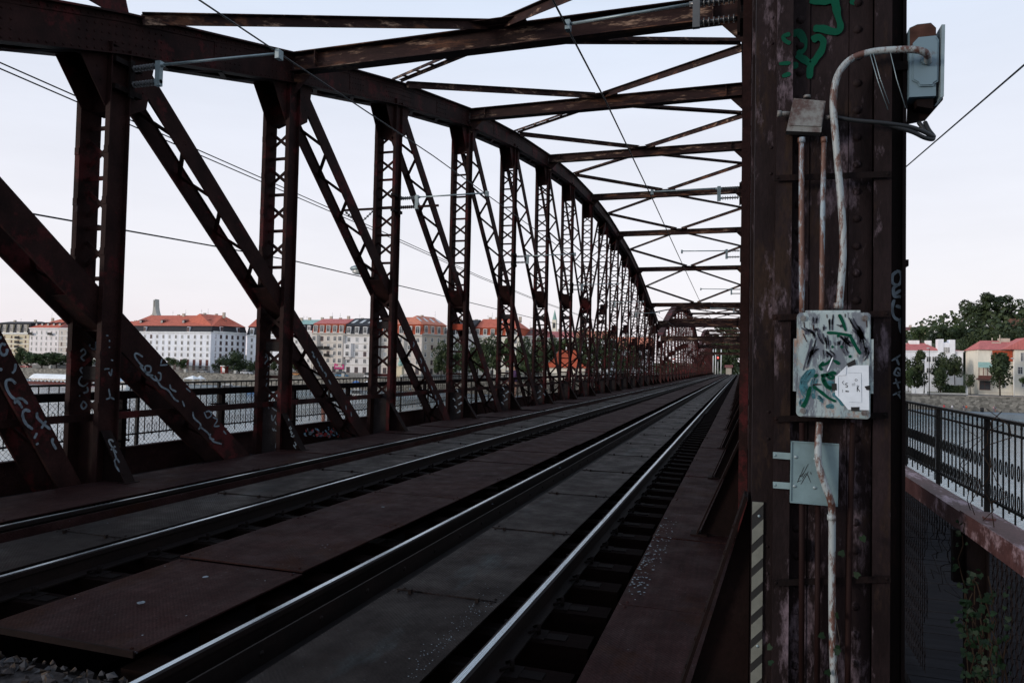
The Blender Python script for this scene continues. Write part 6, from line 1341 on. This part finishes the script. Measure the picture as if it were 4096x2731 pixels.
def person(label, loc, H, top, legs, facing=0, stride=.12, hat=None, bag=None, group=None, hair=(.03, .02, .015)):
    r_ = thing('person', label, 'person', loc, facing, group)
    J = [(0, 0, .53), (0, 0, .62), (0, 0, .72), (0, -.005, .80), (0, 0, .86), (0, .01, .93), (0, .01, .985)]
    rad = [(.085, .06), (.075, .055), (.088, .06), (.07, .05), (.03, .03), (.043, .052), (.022, .028)]
    vs = list(J); rs = list(rad); es = [(i, i + 1) for i in range(6)]
    def chain(start, pts):
        prev = start
        for p, q in pts: vs.append(p); rs.append((q, q)); es.append((prev, len(vs) - 1)); prev = len(vs) - 1
    for sx, st in ((-1, stride), (1, -stride)):
        chain(0, [((sx * .052, 0, .49), .052), ((sx * .055, st * .55, .28), .036), ((sx * .055, st * 1.0, .05), .022), ((sx * .06, st * 1.0 + .07, .018), .02)])
        chain(3, [((sx * .105, 0, .80), .034), ((sx * .125, -st * .4, .64), .025), ((sx * .12, -st * .9 + .03, .49), .018), ((sx * .118, -st * .9 + .045, .44), .016)])
    me = bpy.data.meshes.new('body'); me.from_pydata([tuple(c * H for c in p) for p in vs], es, []); o = bpy.data.objects.new('body', me); COL.objects.link(o); o.parent = r_
    sk = o.modifiers.new('skin', 'SKIN'); o.modifiers.new('sub', 'SUBSURF').levels = 1; o.modifiers['sub'].render_levels = 2
    for i, q in enumerate(me.skin_vertices[0].data): q.radius = (rs[i][0] * H, rs[i][1] * H); q.use_root = (i == 0)
    m, t, b = nt('clothed_body'); tcn = N(t, 'ShaderNodeTexCoord'); s3 = N(t, 'ShaderNodeSeparateXYZ'); t.links.new(tcn.outputs['Object'], s3.inputs[0])
    mt = N(t, 'ShaderNodeMath', operation='DIVIDE'); t.links.new(s3.outputs['Z'], mt.inputs[0]); mt.inputs[1].default_value = H
    rp = N(t, 'ShaderNodeValToRGB'); rp.color_ramp.interpolation = 'CONSTANT'; e = rp.color_ramp.elements; stops = [(0, (.03, .03, .03)), (.045, legs), (.53, top), (.85, (.42, .24, .17)), (.955, hair)]
    while len(e) < len(stops): e.new(.5)
    for i, (p_, c_) in enumerate(stops): e[i].position = p_; e[i].color = (*c_, 1)
    t.links.new(mt.outputs[0], rp.inputs[0]); t.links.new(rp.outputs[0], b.inputs['Base Color']); seti(b, Roughness=.8); me.materials.append(m)
    if bag: mb = MB(); mb.ball((0, -.10 * H, .72 * H), .085 * H, 10, 8, 0, (1, .6, 1.4)); mb.build('backpack', flat('backpack', bag, .7), r_)
    mb = MB(); mb.ball((0, .002 * H, .952 * H), .047 * H, 10, 6, 0, (1, 1.12, .85)); mb.build('hair', flat('hair', hair, .8), r_)
    return r_
person('walker in dark purple top on the left footbridge, behind the fence', (-10.3, 32.6, -.15), 1.76, (.05, .02, .07), (.42, .24, .17), math.pi, .12, bag=(.03, .03, .05))
for k, (x, y, lab, tp, lg) in enumerate(((590, 1452, 'person in red on the right lower quay, nearest the column', (.5, .03, .05), (.3, .2, .2)), (678, 1440, 'person in white standing on the right lower quay', (.7, .7, .72), (.12, .12, .15)), (795, 1440, 'person in dark top in the quay pair', (.05, .05, .1), (.35, .3, .3)), (828, 1448, 'person in orange-red in the quay pair', (.6, .10, .04), (.1, .1, .12)), (1110, 1480, 'person in pale pink right of the bin', (.5, .3, .3), (.15, .12, .15)), (1132, 1482, 'person in grey beside the one in pink', (.12, .13, .15), (.3, .15, .12)))):
    p = onY(*zv((x, y)), 212); person(lab, (p.x, 212 + .3 * (k % 2), -8.1), 1.72, tp, lg, random.uniform(0, 6), .1, group='people on the right quay')
p = onY(*zv((988, 1450)), 212); mb = MB(); mb.tube([(p.x, 212, -8.1), (p.x, 212, -7.1)], [.38, .42], 10); mb.tube([(p.x, 212, -7.1), (p.x, 212, -7.0)], .46, 10); o = mb.build('litter_bin', M['black'], None, (p.x, 212, -8.1)); tag(o, 'dark litter bin on the right lower quay', 'bin')
cols_ = ((.6, .1, .08), (.7, .7, .7), (.08, .1, .25), (.1, .1, .1), (.55, .4, .2), (.2, .35, .5))
for k, px_ in enumerate((1395, 1408, 1440, 1452, 1500, 1640, 1660, 1690, 1745, 1762)):
    p = onY(px_, 1560, 208 + k % 3); person(f'{["red", "white", "navy", "black", "tan", "blue"][k % 6]}-clothed person on the left lower quay, glimpsed through the fence', (p.x, 208 + k % 3, -8.1), 1.7, cols_[k % 6], (.08, .08, .1), k, .1, group='people on the left quay')
# mooring post and litter
q = onX(1294, 1640, -60); mb = MB(); mb.tube([(q.x, q.y, -10), (q.x, q.y, -5.4)], .28, 10); mb.tube([(q.x, q.y, -5.4), (q.x, q.y, -5.2)], [.28, .1], 10); o = mb.build('mooring_post', flat('rusty_post', (.22, .09, .06), .8), None, (q.x, q.y, -9.2)); tag(o, 'rust-brown mooring post in the river behind the left fence', 'post')
mb = MB(); rnd = random.Random(2)
for k in range(60):
    c = onX(1215 + rnd.random() * 150, 1735 + rnd.gauss(0, 8) - rnd.random() * 5, -8.98); nr = V((1, rnd.gauss(0, .5), rnd.gauss(.3, .5))).normalized(); u_ = nr.orthogonal().normalized() * rnd.uniform(.02, .06); v_ = nr.cross(u_) * .7; mb.prism([c + u_, c + v_, c - u_ * .8, c - v_], nr * .01, rnd.randrange(3))
o = mb.build('litter_heap', [M['white_spray'], flat('red_wrapper', (.35, .04, .04), .5), flat('blue_wrapper', (.12, .25, .35), .5)], None, (-9.0, 13, 0)); tag(o, 'heap of crumpled wrappers lying behind the second left post', 'litter')
